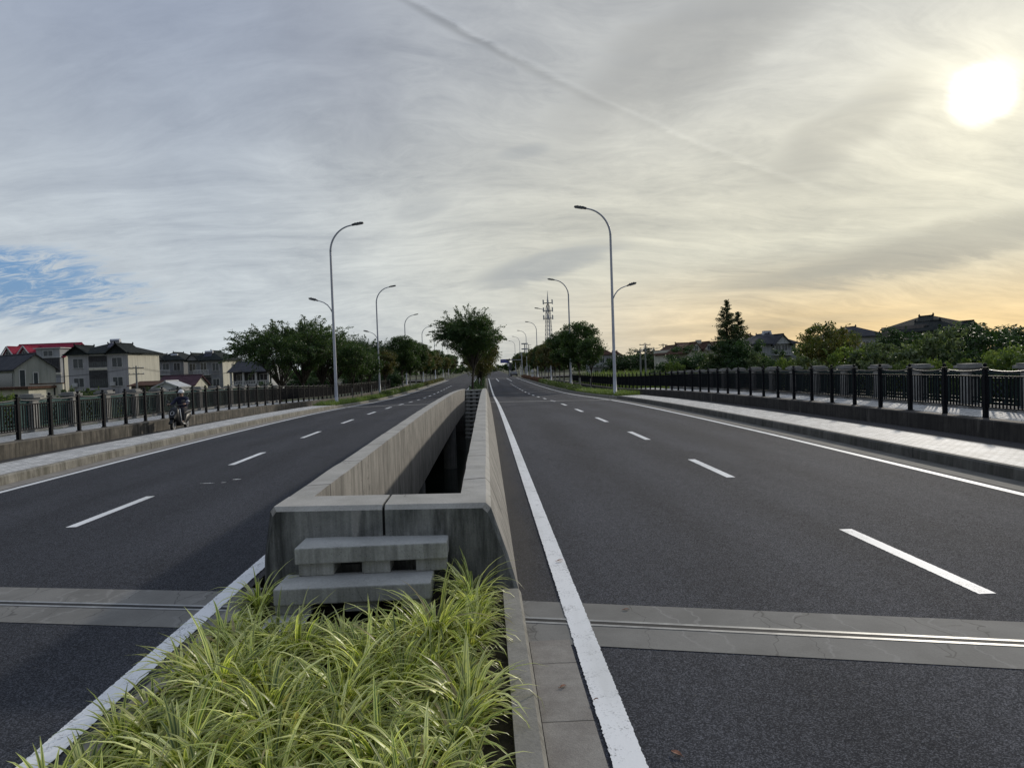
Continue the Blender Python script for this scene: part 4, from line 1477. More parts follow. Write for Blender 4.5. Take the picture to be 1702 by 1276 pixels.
KB = {
    'round': Kind(bush('rounded_tree', MAT['leaf_dark'], 51, [(0, 0, 3.0, 2.9, 2.6), (-1.4, 0.3, 2.2, 2.0, 1.9), (1.5, -0.2, 2.1, 2.0, 1.8)], 40, 100, 0.2, 0.55)),
    'green': Kind(bush('leafy_tree', MAT['leaf_hedge'], 52, [(0, 0, 2.6, 2.3, 2.2), (1.6, 0.2, 1.6, 1.6, 1.4), (-1.6, 0, 1.4, 1.5, 1.3)], 34, 90, 0.2, 0.5, 8)),
    'autumn': Kind(bush('leafy_tree', MAT['leaf_autumn'], 53, [(0, 0, 3.4, 1.7, 2.0), (0.9, 0.2, 2.2, 1.7, 1.8), (-1.0, 0.1, 1.9, 1.6, 1.7)], 34, 95, 0.17, 0.48, 14)),
    'olive': Kind(bush('garden_shrub', MAT['leaf_lime'], 54, [(0, 0, 1.7, 1.9, 1.5), (1.5, 0.3, 1.2, 1.4, 1.1), (-1.4, -0.2, 1.1, 1.4, 1.1)], 26, 85, 0.19, 0.42, 14)),
    'grey': Kind(bush('garden_shrub', MAT['leaf_grey'], 55, [(0, 0, 2.0, 1.8, 1.9), (1.3, 0.2, 1.3, 1.3, 1.2), (-1.3, -0.1, 1.2, 1.4, 1.1)], 26, 85, 0.22, 0.42, 14, 0.62)),
    'dark': Kind(bush('garden_shrub', MAT['leaf_dark'], 56, [(0, 0, 2.2, 2.2, 2.0), (1.7, 0.2, 1.5, 1.6, 1.4), (-1.7, 0, 1.5, 1.6, 1.4)], 30, 95, 0.19, 0.5, 6)),
    'tall': Kind(bush('leafy_tree', MAT['leaf_dark'], 57, [(0, 0, 4.2, 2.3, 2.2), (0.9, 0.2, 2.6, 2.2, 2.0), (-1.2, 0, 2.4, 2.0, 2.0)], 40, 95, 0.2, 0.55, 10)),
}
# (pixel x, pixel y of the top, distance, kind, scale in width, label)
bs = [(1062, 578, 150, 'round', 1.9, 'dark domed tree left of the utility poles'),
      (1142, 574, 92, 'round', 1.15, 'broad domed tree below the long roof with dormers'),
      (1178, 600, 80, 'olive', 0.7, 'low yellowish shrub left of the conifers'),
      (1100, 602, 95, 'dark', 0.6, 'low dark shrub beyond the railing, right of the utility poles'),
      (1122, 598, 88, 'olive', 0.6, 'low yellow-green shrub in front of the broad domed tree'),
      (1190, 585, 74, 'grey', 0.55, 'greyish shrub at the left foot of the conifers'),
      (1215, 560, 73, 'dark', 0.95, 'dark leafy shrub under the conifers'),
      (1238, 562, 71, 'dark', 0.9, 'dark shrub at the right foot of the conifers'),
      (1262, 582, 68, 'grey', 0.6, 'grey-green shrub in front of the house with the single dormer'),
      (1292, 580, 64, 'round', 0.42, 'dark rounded bush before the grey gabled house'),
      (1312, 590, 55, 'olive', 0.5, 'small light shrub between the dark bush and the autumn tree'),
      (1352, 548, 58, 'green', 0.7, 'green tree behind the left of the autumn-tinged one'),
      (1372, 530, 52, 'autumn', 0.85, 'tall autumn-tinged tree with a ragged top'),
      (1398, 545, 54, 'autumn', 0.8, 'smaller autumn-tinged tree on the right of the tall one'),
      (1420, 568, 46, 'olive', 0.75, 'light green shrub right of the autumn-tinged trees'),
      (1352, 588, 44, 'grey', 0.62, 'grey-leaved shrub behind the railing, below the autumn-tinged trees'),
      (1448, 566, 44, 'grey', 0.8, 'grey-leaved shrub below the plain hipped roof'),
      (1488, 540, 56, 'tall', 0.75, 'dark tree right of the plain hipped roof'),
      (1480, 578, 41, 'grey', 0.75, 'grey-leaved shrub in front of the dark tree'),
      (1520, 556, 43, 'green', 0.72, 'leafy green tree left of the large roof'),
      (1545, 540, 40, 'grey', 0.85, 'tall pale-leaved shrub below the left eave of the large roof'),
      (1512, 590, 36, 'green', 0.5, 'low green shrub just above the right railing'),
      (1590, 536, 46, 'tall', 1.05, 'dark tree in front of the large roof'),
      (1570, 590, 34, 'olive', 0.45, 'small pale shrub beside a parapet pilaster'),
      (1632, 533, 48, 'tall', 1.0, 'dark tree under the right eave of the large roof'),
      (1600, 575, 38, 'dark', 0.7, 'dark shrub behind the railing, below the large roof'),
      (1668, 538, 52, 'tall', 1.05, 'dark tree right of the large roof'),
      (1700, 540, 50, 'tall', 0.9, 'dark tree at the very edge on the right'),
      (1655, 569, 36, 'olive', 0.75, 'light green rounded shrub in front of the dark trees'),
      (1695, 566, 34, 'green', 0.7, 'green shrub beside the light rounded one'),
      (1745, 560, 36, 'dark', 0.8, 'dark shrub beyond the right edge')]
for i, (px, ty, Y, k, s_, lb) in enumerate(bs):
    top = at(px, ty, Y)
    o = KB[k].get()
    h0 = {'round': 5.7, 'green': 5.0, 'autumn': 5.5, 'olive': 3.4, 'grey': 4.0, 'dark': 4.4, 'tall': 6.6}[k]
    zb = -1.7
    place(o, top.x, Y, zb, s_ * 1.3, i * 1.9, lb, 'shrub' if k in ('olive', 'grey', 'dark') else 'tree', 'plants beyond the right parapet', sz=(top.z - zb) / h0)
# greenery behind the left parapet and in the village
bl = [(20, 648, 40, 'olive', 0.45), (110, 643, 52, 'grey', 0.5), (150, 640, 60, 'green', 0.55), (255, 640, 62, 'dark', 0.55), (300, 640, 66, 'green', 0.6), (345, 640, 70, 'olive', 0.6), (395, 636, 66, 'green', 0.6), (440, 632, 70, 'dark', 0.6), (600, 606, 120, 'dark', 1.2), (650, 606, 130, 'dark', 1.3), (500, 612, 110, 'tall', 0.8), (530, 616, 105, 'round', 0.6)]
ll = ['low yellow-green shrub left of the shed roof', 'grey-green shrub below the brown wall', 'green shrub before the big grey house', 'dark shrub right of the utility pole on the left', 'green shrub under the purple shed roof', 'pale shrub above the scooter rider',
      'green shrub left of the veranda house', 'dark shrub before the veranda house', 'dark shrub mass behind the verge trees on the left', 'dark shrub mass under the second left-hand lamp', 'dark tree seen between the feathery trees', 'domed bush seen below the feathery trees']
for i, (px, ty, Y, k, s_) in enumerate(bl):
    top = at(px, ty, Y)
    h0 = {'round': 5.7, 'green': 5.0, 'autumn': 5.5, 'olive': 3.4, 'grey': 4.0, 'dark': 4.4, 'tall': 6.6}[k]
    place(KB[k].get(), top.x, Y, -1.7, s_, i * 2.3, ll[i], 'tree' if k in ('round', 'tall', 'green') else 'shrub', 'plants on the village side', sz=max(0.25, (top.z + 1.7) / h0))

# far woods that read as one dark edge beyond the crossroad
rg = np.random.default_rng(77)
P_ = []
for i in range(300):
    x = rg.uniform(-170, 190)
    y = rg.uniform(300, 400)
    if -16 < x < 20 and y < 380: continue
    h = rg.uniform(3.5, 8.0)
    p, c = crown_round(rg, (x, y, h * 0.5 - 1.4), (4.5, 4, h * 0.5), 16, 34, 1.3, 0.3)
    P_.append(p)
o = link('far_woods', leaf_mesh('far_woods', np.vstack(P_), 0.9, rg, MAT['leaf_camphor'], None, 0.1, 0.7))
tag(o, 'dark band of far trees beyond the crossroad', 'woods', kind='stuff')


# --- low hedges in the verges
def hedge(name, x, half, y0, y1, h, leaf, label, seed, size=0.12):
    rg = np.random.default_rng(seed)
    n = int((y1 - y0) * 70)
    P_ = np.empty((n * 4, 3))
    P_[:, 0] = x + rg.uniform(-half, half, n * 4)
    P_[:, 1] = rg.uniform(y0, y1, n * 4)
    hh = h * (0.8 + 0.2 * np.sin(P_[:, 1] * 1.7) + rg.normal(size=n * 4) * 0.06)
    P_[:, 2] = np.interp(P_[:, 1], PY, PZ) + 0.08 + hh * rg.uniform(0, 1, n * 4) ** 0.6
    o = link(name, leaf_mesh(name, P_, size, rg, leaf, None, -0.3, 0.5))
    return tag(o, label, 'hedge')


hedge('hedge', 9.95, 0.42, 66, 112, 0.62, MAT['leaf_hedge'], 'low clipped green hedge along the right-hand verge', 61)
hedge('hedge', 9.95, 0.42, 112, 166, 0.70, MAT['leaf_red'], 'low reddish hedge farther along the right-hand verge', 62, 0.15)
hedge('hedge', -9.55, 0.42, 70, 112, 0.60, MAT['leaf_hedge'], 'low clipped green hedge along the left-hand verge', 63)
hedge('hedge', -9.55, 0.42, 112, 166, 0.60, MAT['leaf_bronze'], 'low brownish hedge farther along the left-hand verge', 64, 0.15)
hedge('hedge', 0.55, 0.30, 58, 66, 0.65, MAT['leaf_hedge'], 'small green bush at the tip of the central reservation', 65)
hedge('hedge', -0.05, 0.75, 68, 166, 0.75, MAT['leaf_dark'], 'dark low hedge along the central reservation', 66, 0.16)


# --- blades: verge grass and the variegated lilyturf of the planting bed
def blades(name, roots, heads, length, width, bend, rg, mat, nseg=5, curl=1.0):
    """arching strap leaves with a folded section and UVs across the blade"""
    n = len(roots)
    t = np.linspace(0, 1, nseg + 1)
    d = np.stack([np.cos(heads), np.sin(heads), np.zeros(n)], 1)
    side = np.stack([-np.sin(heads), np.cos(heads), np.zeros(n)], 1)
    V = np.empty((n, nseg + 1, 3, 3))
    a0 = bend[:, 0]
    a1 = bend[:, 1]
    pos = roots.copy()
    for j in range(nseg + 1):
        ang = a0 + (a1 - a0) * (t[j] ** 1.3)
        up_ = np.stack([np.zeros(n), np.zeros(n), np.cos(ang)], 1)
        dirv = d * np.sin(ang)[:, None] + up_
        if j:
            pos = pos + dirv * (length / nseg)[:, None]
        nrm = -d * np.cos(ang)[:, None] + np.array([0, 0, 1]) * np.sin(ang)[:, None]
        w = width * (1.0 - t[j] ** 2.2) * (0.65 + 0.7 * min(1.0, t[j] * 3)) * 0.5 + 0.0004
        V[:, j, 0] = pos - side * w[:, None] + nrm * (w * 0.35)[:, None]
        V[:, j, 1] = pos
        V[:, j, 2] = pos + side * w[:, None] + nrm * (w * 0.35)[:, None]
    base = (np.arange(n) * (nseg + 1) * 3)[:, None]
    F, UV = [], []
    for j in range(nseg):
        for k in range(2):
            a = j * 3 + k
            F.append(np.stack([base[:, 0] + a, base[:, 0] + a + 1, base[:, 0] + a + 4, base[:, 0] + a + 3], 1))
            UV.append(np.array([[k * .5, t[j]], [k * .5 + .5, t[j]], [k * .5 + .5, t[j + 1]], [k * .5, t[j + 1]]]))
    F = np.stack(F, 1).reshape(-1, 4)
    UV = np.tile(np.stack(UV, 0).reshape(-1, 2), (n, 1))
    me = fast_mesh(name, V.reshape(-1, 3), F, mat)
    ul = me.uv_layers.new(name='UVMap')
    ul.data.foreach_set('uv', UV.astype(np.float32).ravel())
    me.polygons.foreach_set('use_smooth', np.ones(len(F), bool))
    return me


rg = np.random.default_rng(5)
ROOT, HEAD, LEN, WID, BEN = [], [], [], [], []
gx_, gy_ = [], []
y = 1.0
while y < 6.15:
    x = -1.0
    while x < 1.0:
        xx, yy = x + rg.uniform(-.06, .06), y + rg.uniform(-.08, .08)
        x += 0.225
        fx = -0.60 + -0.1
        # the steps keep their place clear
        if 5.12 < yy and -0.86 < xx < 0.62: continue
        if 4.9 < yy and -0.5 < xx < 0.3: continue
        if yy > 5.95: continue
        gx_.append(xx)
        gy_.append(yy)
    y += 0.215
for xx, yy in zip(gx_, gy_):
    k = rg.integers(52, 80)
    vig = rg.uniform(0.55, 1.25) * (0.85 + 0.25 * math.sin(xx * 6.1 + yy * 2.3) * math.sin(yy * 5.3 + 1.0))
    near_step = 1.0 if yy < 5.0 else 1.05
    a = rg.uniform(0, 2 * math.pi, k)
    ROOT.append(np.stack([xx + np.cos(a) * rg.uniform(0, .06, k), yy + np.sin(a) * rg.uniform(0, .06, k), np.full(k, 0.03)], 1))
    HEAD.append(a + rg.normal(size=k) * 0.5)
    side_ = 0.85 if xx < -0.75 or xx > 0.75 else 1.0
    LEN.append(rg.uniform(0.24, 0.56, k) * vig * near_step * side_)
    WID.append(rg.uniform(0.011, 0.024, k))
    b0 = np.abs(rg.normal(size=k)) * 0.30 + 0.08
    BEN.append(np.stack([b0, b0 + rg.uniform(0.8, 2.5, k)], 1))
o = link('variegated_grass', blades('variegated_grass', np.vstack(ROOT), np.concatenate(HEAD), np.concatenate(LEN), np.concatenate(WID), np.vstack(BEN), rg, MAT['lily'], 6))
tag(o, 'yellow-green variegated strap-leaved grass filling the planting bed in front of the steps', 'grass', kind='stuff')


def verge_grass(label, x0, x1, y0, y1, n, seed, lmin=0.12, lmax=0.34, wd=0.012):
    rg = np.random.default_rng(seed)
    xs, ys = rg.uniform(x0, x1, n), rg.uniform(y0, y1, n)
    zs = np.interp(ys, PY, PZ) + 0.08
    pb = rg.uniform(0.05, 0.5, n)
    me = blades('verge_grass', np.stack([xs, ys, zs], 1), rg.uniform(0, 2 * math.pi, n), rg.uniform(lmin, lmax, n) * (0.7 + 0.5 * np.sin(xs * 3 + ys * 1.3) ** 2), np.full(n, wd), np.stack([pb, pb + rg.uniform(0.3, 1.5, n)], 1), rg, MAT['grass'], 3)
    tag(link('verge_grass', me), label, 'grass', kind='stuff')


verge_grass('tufted green grass in the right-hand verge around the nearest lamp', 9.52, 10.92, 43.7, 72, 15000, 71, 0.18, 0.45, 0.02)
verge_grass('tufted green grass in the left-hand verge around the nearest lamp', -10.45, -9.12, 45.3, 74, 13000, 72, 0.18, 0.45, 0.02)
# tall weeds on the open ground beyond the right-hand fence
rg = np.random.default_rng(73)
n = 26000
xs, ys = rg.uniform(18, 62, n), rg.uniform(75, 135, n)
pb = rg.uniform(0.02, 0.3, n)
me = blades('field_weeds', np.stack([xs, ys, np.full(n, -1.75)], 1), rg.uniform(0, 6.28, n), rg.uniform(1.0, 2.7, n), np.full(n, 0.09), np.stack([pb, pb + rg.uniform(0.2, 1.2, n)], 1), rg, MAT['grass'], 3)
tag(link('field_weeds', me), 'tall weeds on the open ground beyond the right-hand railing', 'weeds', kind='stuff')
# rough growth along the canal bank on the left
n = 16000
xs, ys = rg.uniform(-75, -17, n), rg.uniform(47, 75, n)
pb = rg.uniform(0.02, 0.3, n)
me = blades('bank_weeds', np.stack([xs, ys, np.full(n, -1.9)], 1), rg.uniform(0, 6.28, n), rg.uniform(0.5, 1.5, n), np.full(n, 0.07), np.stack([pb, pb + rg.uniform(0.2, 1.2, n)], 1), rg, MAT['grass'], 3)
tag(link('bank_weeds', me), 'rough weeds on the canal bank behind the left parapet', 'weeds', kind='stuff')


# ------------------------------------------------------------------ village houses
GZ = -1.75


def window(root, x, z, w, h, y=0.0, frame=None, face='front', wx=0.0, nm=2):
    """frame with mullions, and the pane behind it; face 'front' looks to -y, 'side' to +x at wx"""
    if face == 'front':
        M = Matrix.Translation((x, y, z))
    else:
        M = Matrix.Translation((wx, y, z)) @ Matrix.Rotation(R(90), 4, 'Z')
    f = MB()
    t = 0.07
    f.box(-w / 2 - t, w / 2 + t, -0.06, 0.0, h / 2, h / 2 + t, 0, M)
    f.box(-w / 2 - t - .05, w / 2 + t + .05, -0.10, 0.0, -h / 2 - t, -h / 2, 0, M)
    f.box(-w / 2 - t, -w / 2, -0.06, 0.0, -h / 2, h / 2, 0, M)
    f.box(w / 2, w / 2 + t, -0.06, 0.0, -h / 2, h / 2, 0, M)
    for k in range(1, nm):
        xx = -w / 2 + w * k / nm
        f.box(xx - 0.03, xx + 0.03, -0.045, -0.01, -h / 2, h / 2, 0, M)
    fo = f.build('window', frame or MAT['trim'], root)
    p = MB()
    p.box(-w / 2, w / 2, -0.012, 0.02, -h / 2, h / 2, 0, M)
    p.build('pane', MAT['glass'], fo)
    return fo


def ridge_part(ro, a, b, ornaments=True, mat=None):
    mb = MB()
    a, b = Vector(a), Vector(b)
    mb.tube([a, b], 0.12, 6)
    if ornaments:
        d = (b - a).normalized()
        for e, s_ in ((a, -1), (b, 1)):
            mb.tube([e, e + d * 0.14 * s_ + Vector((0, 0, 0.12)), e + d * 0.1 * s_ + Vector((0, 0, 0.32))], [0.14, 0.12, 0.04], 6)
    mb.build('ridge', mat or MAT['roof_black'], ro)


def hip_roof(root, x0, x1, y0, y1, ze, zr, mat, over=0.6, inset=None, orn=True, soffit=True):
    mb = MB()
    a, b, c, d = x0 - over, x1 + over, y0 - over, y1 + over
    W_, D_ = b - a, d - c
    if inset is None:
        inset = min(W_, D_) * 0.5
    th = 0.16
    if W_ >= D_:
        r0, r1 = Vector((a + inset, (c + d) / 2, zr)), Vector((b - inset, (c + d) / 2, zr))
        e = [Vector((a, c, ze)), Vector((b, c, ze)), Vector((b, d, ze)), Vector((a, d, ze))]
        mb.face([e[0], e[1], r1, r0]); mb.face([e[1], e[2], r1]); mb.face([e[2], e[3], r0, r1]); mb.face([e[3], e[0], r0])
    else:
        r0, r1 = Vector(((a + b) / 2, c + inset, zr)), Vector(((a + b) / 2, d - inset, zr))
        e = [Vector((a, c, ze)), Vector((b, c, ze)), Vector((b, d, ze)), Vector((a, d, ze))]
        mb.face([e[0], e[1], r0]); mb.face([e[1], e[2], r1, r0]); mb.face([e[2], e[3], r1]); mb.face([e[3], e[0], r0, r1])
    lo = [v - Vector((0, 0, th)) for v in e]
    for i in range(4):
        j = (i + 1) % 4
        mb.face([lo[i], lo[j], e[j], e[i]])
    mb.face(lo[::-1])
    ro = mb.build('roof', mat, root)
    ridge_part(ro, r0, r1, orn, mat)
    return ro


def gable_roof(root, x0, x1, y0, y1, ze, zr, mat, axis='x', over=0.45, orn=False, wallmat=None, name='roof'):
    """ridge along axis; the gable triangles are filled with wall"""
    mb = MB()
    th = 0.15
    if axis == 'x':
        a, b, c, d, m_ = x0 - over, x1 + over, y0 - over, y1 + over, (y0 + y1) / 2
        drop = (zr - ze) * over / ((y1 - y0) / 2)
        for s_, yy in ((-1, c), (1, d)):
            P = [Vector((a, yy, ze - drop)), Vector((b, yy, ze - drop)), Vector((b, m_, zr)), Vector((a, m_, zr))]
            Q = [v + Vector((0, 0, th)) for v in P]
            mb.add(P + Q, [(0, 1, 2, 3), (4, 5, 6, 7), (0, 1, 5, 4), (1, 2, 6, 5), (3, 0, 4, 7)])
        ra, rb = Vector((a, m_, zr + th)), Vector((b, m_, zr + th))
        tri = [[(x0, y0, ze), (x0, y1, ze), (x0, m_, zr)], [(x1, y0, ze), (x1, y1, ze), (x1, m_, zr)]]
    else:
        a, b, c, d, m_ = y0 - over, y1 + over, x0 - over, x1 + over, (x0 + x1) / 2
        drop = (zr - ze) * over / ((x1 - x0) / 2)
        for s_, xx in ((-1, c), (1, d)):
            P = [Vector((xx, a, ze - drop)), Vector((xx, b, ze - drop)), Vector((m_, b, zr)), Vector((m_, a, zr))]
            Q = [v + Vector((0, 0, th)) for v in P]
            mb.add(P + Q, [(0, 1, 2, 3), (4, 5, 6, 7), (0, 1, 5, 4), (1, 2, 6, 5), (3, 0, 4, 7)])
        ra, rb = Vector((m_, a, zr + th)), Vector((m_, b, zr + th))
        tri = [[(x0, y0, ze), (x1, y0, ze), (m_, y0, zr)], [(x0, y1, ze), (x1, y1, ze), (m_, y1, zr)]]
    ro = mb.build(name, mat, root)
    ridge_part(ro, ra, rb, orn, mat)
    if wallmat:
        for t in tri:
            g = MB()
            g.face(t)
            g.build('gable', wallmat, root)
    return ro


def heater(root, x, y, z, w=1.6):
    """roof-top solar water heater: tank over a sloping rack of tubes"""
    mb = MB()
    mb.tube([(x - w / 2, y, z + 0.75), (x + w / 2, y, z + 0.75)], 0.26, 10)
    h = mb.build('heater_tank', MAT['tank'], root, smooth=False)
    mb = MB()
    for k in range(10):
        xx = x - w / 2 + 0.1 + (w - 0.2) * k / 9
        mb.tube([(xx, y - 1.0, z - 0.35), (xx, y - 0.1, z + 0.62)], 0.045, 6)
    mb.box(x - w / 2, x + w / 2, y - 1.06, y - 0.98, z - 0.42, z - 0.30)
    mb.box(x - w / 2 + .1, x - w / 2 + .16, y - 0.05, y, z - 0.3, z + 0.6)
    mb.box(x + w / 2 - .16, x + w / 2 - .1, y - 0.05, y, z - 0.3, z + 0.6)
    mb.build('heater_tubes', MAT['heater'], h)


def balcony(root, x0, x1, z, depth, mat, h=0.95, rail=True, y=0.0):
    mb = MB()
    mb.box(x0, x1, y - depth, y - 0.003, z - 0.14, z)
    b = mb.build('balcony', mat, root)
    mb = MB()
    mb.box(x0, x1, y - depth, y - depth + 0.08, z + h - 0.1, z + h)
    n = max(3, int((x1 - x0) / 0.28))
    for k in range(n + 1):
        xx = x0 + 0.06 + (x1 - x0 - 0.12) * k / n
        mb.box(xx - 0.045, xx + 0.045, y - depth + 0.005, y - depth + 0.075, z, z + h - 0.1)
    mb.build('balustrade', mat, b)
    return b


def body(root, x0, x1, y0, y1, z1, mat, side_mat=None, name='wall'):
    mb = MB()
    mb.box(x0, x1, y0, y1, -0.6, z1)
    return mb.build(name, mat, root)


def cornice(root, x0, x1, y0, y1, z, mat=None):
    mb = MB()
    for a in ((x0 - .08, x1 + .08, y0 - .08, y0 - .003), (x0 - .08, x1 + .08, y1 + .003, y1 + .08), (x0 - .08, x0 - .003, y0 - .003, y1 + .003), (x1 + .003, x1 + .08, y0 - .003, y1 + .003)):
        mb.box(*a, z - 0.12, z + 0.06)
    mb.build('string_course', mat or MAT['trim'], root)


def house_at(pxl, Y, rz, label, name='house', cat='house', group=None):
    p = at(pxl, 640, Y)
    return empty(name, (p.x, Y, GZ), rz, label, cat, group)


def zz(px, py, Y):
    return at(px, py, Y).z - GZ


GL = 'houses of the village on the left'
GR = 'houses of the village on the right'
# 1 grey three-storey house, sunlit cream flank on the right, solar heater
Y = 106
h = house_at(115, Y, R(-4), 'grey tiled two-storey house with black roof, solar heater and sunlit cream flank', group=GL)
w = (at(218, 620, Y).x - at(115, 620, Y).x) * 1.005
ze, zr = zz(170, 588, Y), zz(180, 569, Y)
D_ = 8.6
body(h, 0, w, 0, D_, ze, MAT['w_grey'])
mb = MB()
mb.box(w + 0.001, w + 0.03, 0.0, D_, 0, ze - 0.02)
mb.build('flank', MAT['w_cream'], h)
ro = hip_roof(h, 0, w, 0, D_, ze + 0.1, zr, MAT['roof_black'], 0.5, inset=4.2)
gable_roof(h, 0.0, w * 0.34, -0.25, 3.5, ze + 0.12, ze + 1.25, MAT['roof_black'], 'y', 0.35, True, MAT['roof_black'], 'porch_roof')
gable_roof(h, w * 0.68, w, -0.25, 3.5, ze + 0.12, ze + 1.35, MAT['roof_black'], 'y', 0.35, True, MAT['roof_black'], 'porch_roof')
heater(h, w * 0.60, D_ * 0.36, zr - 0.35, 1.5)
cornice(h, 0, w, 0, D_, ze - 0.1)
f2, f1 = ze - 1.35, ze - 4.25
for x in (w * 0.17, w * 0.82):
    window(h, x, f2, 1.5, 1.35)
    window(h, x, f1, 1.5, 1.3)
mb = MB()
mb.box(w * 0.35, w * 0.65, -0.012, 0.05, ze - 2.0, ze - 0.3)
mb.box(w * 0.35, w * 0.65, -0.012, 0.05, ze - 5.1, ze - 2.5)
mb.build('loggia', MAT['shade'], h)
for z0, z1 in ((ze - 1.95, ze - 0.35), (ze - 5.05, ze - 2.55)):
    mb = MB()
    for k in range(9):
        xx = w * 0.35 + w * 0.30 * k / 8
        mb.box(xx - 0.025, xx + 0.025, -0.06, -0.015, z0, z1)
    mb.box(w * 0.35, w * 0.65, -0.06, -0.015, (z0 + z1) / 2 - 0.05, (z0 + z1) / 2 + 0.04)
    o_ = mb.build('glazing_bars', MAT['dark_iron'], h)
    mb = MB()
    mb.box(w * 0.352, w * 0.648, -0.035, -0.02, z0, (z0 + z1) / 2)
    mb.build('pane', MAT['glass'], o_)
mb = MB()
mb.box(w * 0.35, w * 0.65, -0.10, -0.004, ze - 2.42, ze - 2.08)
mb.build('sill_band', MAT['w_cream'], h)
for xx in (w * 0.07, w * 0.70):
    mb = MB()
    mb.box(xx, xx + 0.75, -0.35, -0.06, f1 - 0.6, f1 - 0.05)
    mb.build('air_conditioner', MAT['trim'], h)
mb = MB()
mb.prism([(-0.9, ze - 5.75), (-0.004, ze - 5.45), (-0.004, ze - 5.62), (-0.9, ze - 5.87)], w * 0.27, w * 0.76, 'x')
mb.build('canopy', MAT['roof_black'], h)

# 2 house with the red roof and white-edged gables
Y = 116
h = house_at(8, Y, R(-3), 'brown house with dark red roof and white-edged dormer gables behind the small gabled house', group=GL)
w = at(112, 620, Y).x - at(8, 620, Y).x
ze, zr = zz(60, 594, Y), zz(60, 571.5, Y)
D_ = 8.5
body(h, 0, w, 0, D_, ze, MAT['w_brown'])
mb = MB(); mb.box(w + 0.002, w + 0.03, 0, D_, 0, ze); mb.build('flank', MAT['w_cream'], h)
gable_roof(h, 0, w, 0, D_, ze, zr, MAT['roof_red'], 'x', 0.4, False, MAT['w_cream'])
for x0, x1 in ((w * 0.02, w * 0.24), (w * 0.28, w * 0.52)):
    gable_roof(h, x0, x1, -0.5, 3.0, ze + 0.05, ze + 1.75, MAT['roof_red'], 'y', 0.3, False, MAT['w_pale'], 'dormer_roof')
    xm = (x0 + x1) / 2
    mb = MB()
    for s_ in (-1, 1):
        e0, e1 = Vector((xm + s_ * ((x1 - x0) / 2 + 0.32), -0.97, ze - 0.15)), Vector((xm, -0.97, ze + 1.9))
        mb.tube([e0, e1], 0.10, 5)
    mb.build('bargeboard', MAT['trim'], h)
    window(h, xm, ze + 0.65, 0.8, 0.75, -0.51)
body(h, w * 0.60, w * 0.99, -0.8, 2.5, ze + 1.35, MAT['w_pale'], name='dormer')
mb = MB(); mb.box(w * 0.57, w * 1.02, -1.05, 2.6, ze + 1.353, ze + 1.5); mb.build('dormer_eave', MAT['trim'], h)
window(h, w * 0.80, ze + 0.55, 1.5, 0.85, -0.81)
mb = MB(); mb.box(w * 0.50, w * 0.985, -0.86, -0.81, ze - 2.6, ze - 0.25); mb.build('glazed_veranda', MAT['shade'], h)
mb = MB()
for k in range(12):
    xx = w * 0.50 + w * 0.485 * k / 11
    mb.box(xx - 0.03, xx + 0.03, -0.91, -0.865, ze - 2.6, ze - 0.3)
mb.box(w * 0.5, w * 0.985, -0.91, -0.865, ze - 1.8, ze - 1.7)
mb.build('glazing_bars', MAT['dark_iron'], h)
mb = MB(); mb.box(0, w * 1.0, -0.95, -0.8, ze - 0.16, ze - 0.02); mb.build('eave_band', MAT['trim'], h)
mb = MB(); mb.box(w * 0.48, w * 1.0, -0.95, -0.8, ze - 2.95, ze - 2.6); mb.build('balcony_band', MAT['w_cream'], h)
window(h, w * 0.64, ze - 4.2, 1.3, 0.95)
window(h, w * 0.90, ze - 4.2, 0.8, 0.95)
window(h, w * 0.44, ze - 1.3, 1.0, 1.1)

# 3 small gabled house in front, grey-green gable wall
Y = 84
h = house_at(60, Y, R(-35), 'small low house with grey-green gable wall and dark slate roof at the far left', group=GL)
ze, zr = zz(40, 613, Y), zz(42, 590, Y)
body(h, -9, 0, -2.2, 2.2, ze, MAT['w_green'])
gable_roof(h, -9, 0, -2.2, 2.2, ze, zr, MAT['roof_grey'], 'x', 0.3, False, MAT['w_green'])
for yy, ww, hh in ((-1.4, 0.55, 2.0), (0.0, 0.45, 1.3)):
    window(h, 0, ze - 1.15, ww, hh, yy, face='side', wx=0.0, nm=1)
mb = MB(); mb.box(-8.0, -0.5, -2.24, -2.203, ze - 2.9, ze - 0.5); mb.build('glazed_front', MAT['glass'], h)
# sheds and yard walls in front of it
Y = 70
h = house_at(-30, Y, 0, 'long low shed with rusty flat roof below the small gabled house', 'shed', 'shed')
w = at(47, 640, Y).x - at(-30, 640, Y).x
zt = zz(20, 639, Y)
body(h, 0, w, 0, 4, zt - 0.5, MAT['w_cream'])
mb = MB(); mb.box(-0.3, w + 0.3, -0.5, 4.3, zt - 0.5, zt - 0.25); mb.build('roof', MAT['roof_brown'], h)
mb = MB(); mb.box(0.2, w - 0.3, -0.03, -0.003, 0.2, zt - 1.2); mb.build('door', MAT['shade'], h)
Y = 74
h = house_at(50, Y, 0, 'plain pale rendered wall of a yard with a narrow dark slot, below the brown house', 'yard_wall', 'wall')
w = at(104, 640, Y).x - at(50, 640, Y).x
zt = zz(80, 638, Y)
body(h, 0, w, 0, 0.3, zt, MAT['w_cream'])
mb = MB(); mb.box(w * 0.72, w * 0.77, -0.03, -0.002, zt - 1.2, zt - 0.1); mb.build('slot', MAT['shade'], h)
mb = MB(); mb.box(-0.06, w + 0.06, -0.07, 0.37, zt + 0.002, zt + 0.09); mb.build('coping', MAT['roof_brown'], h)

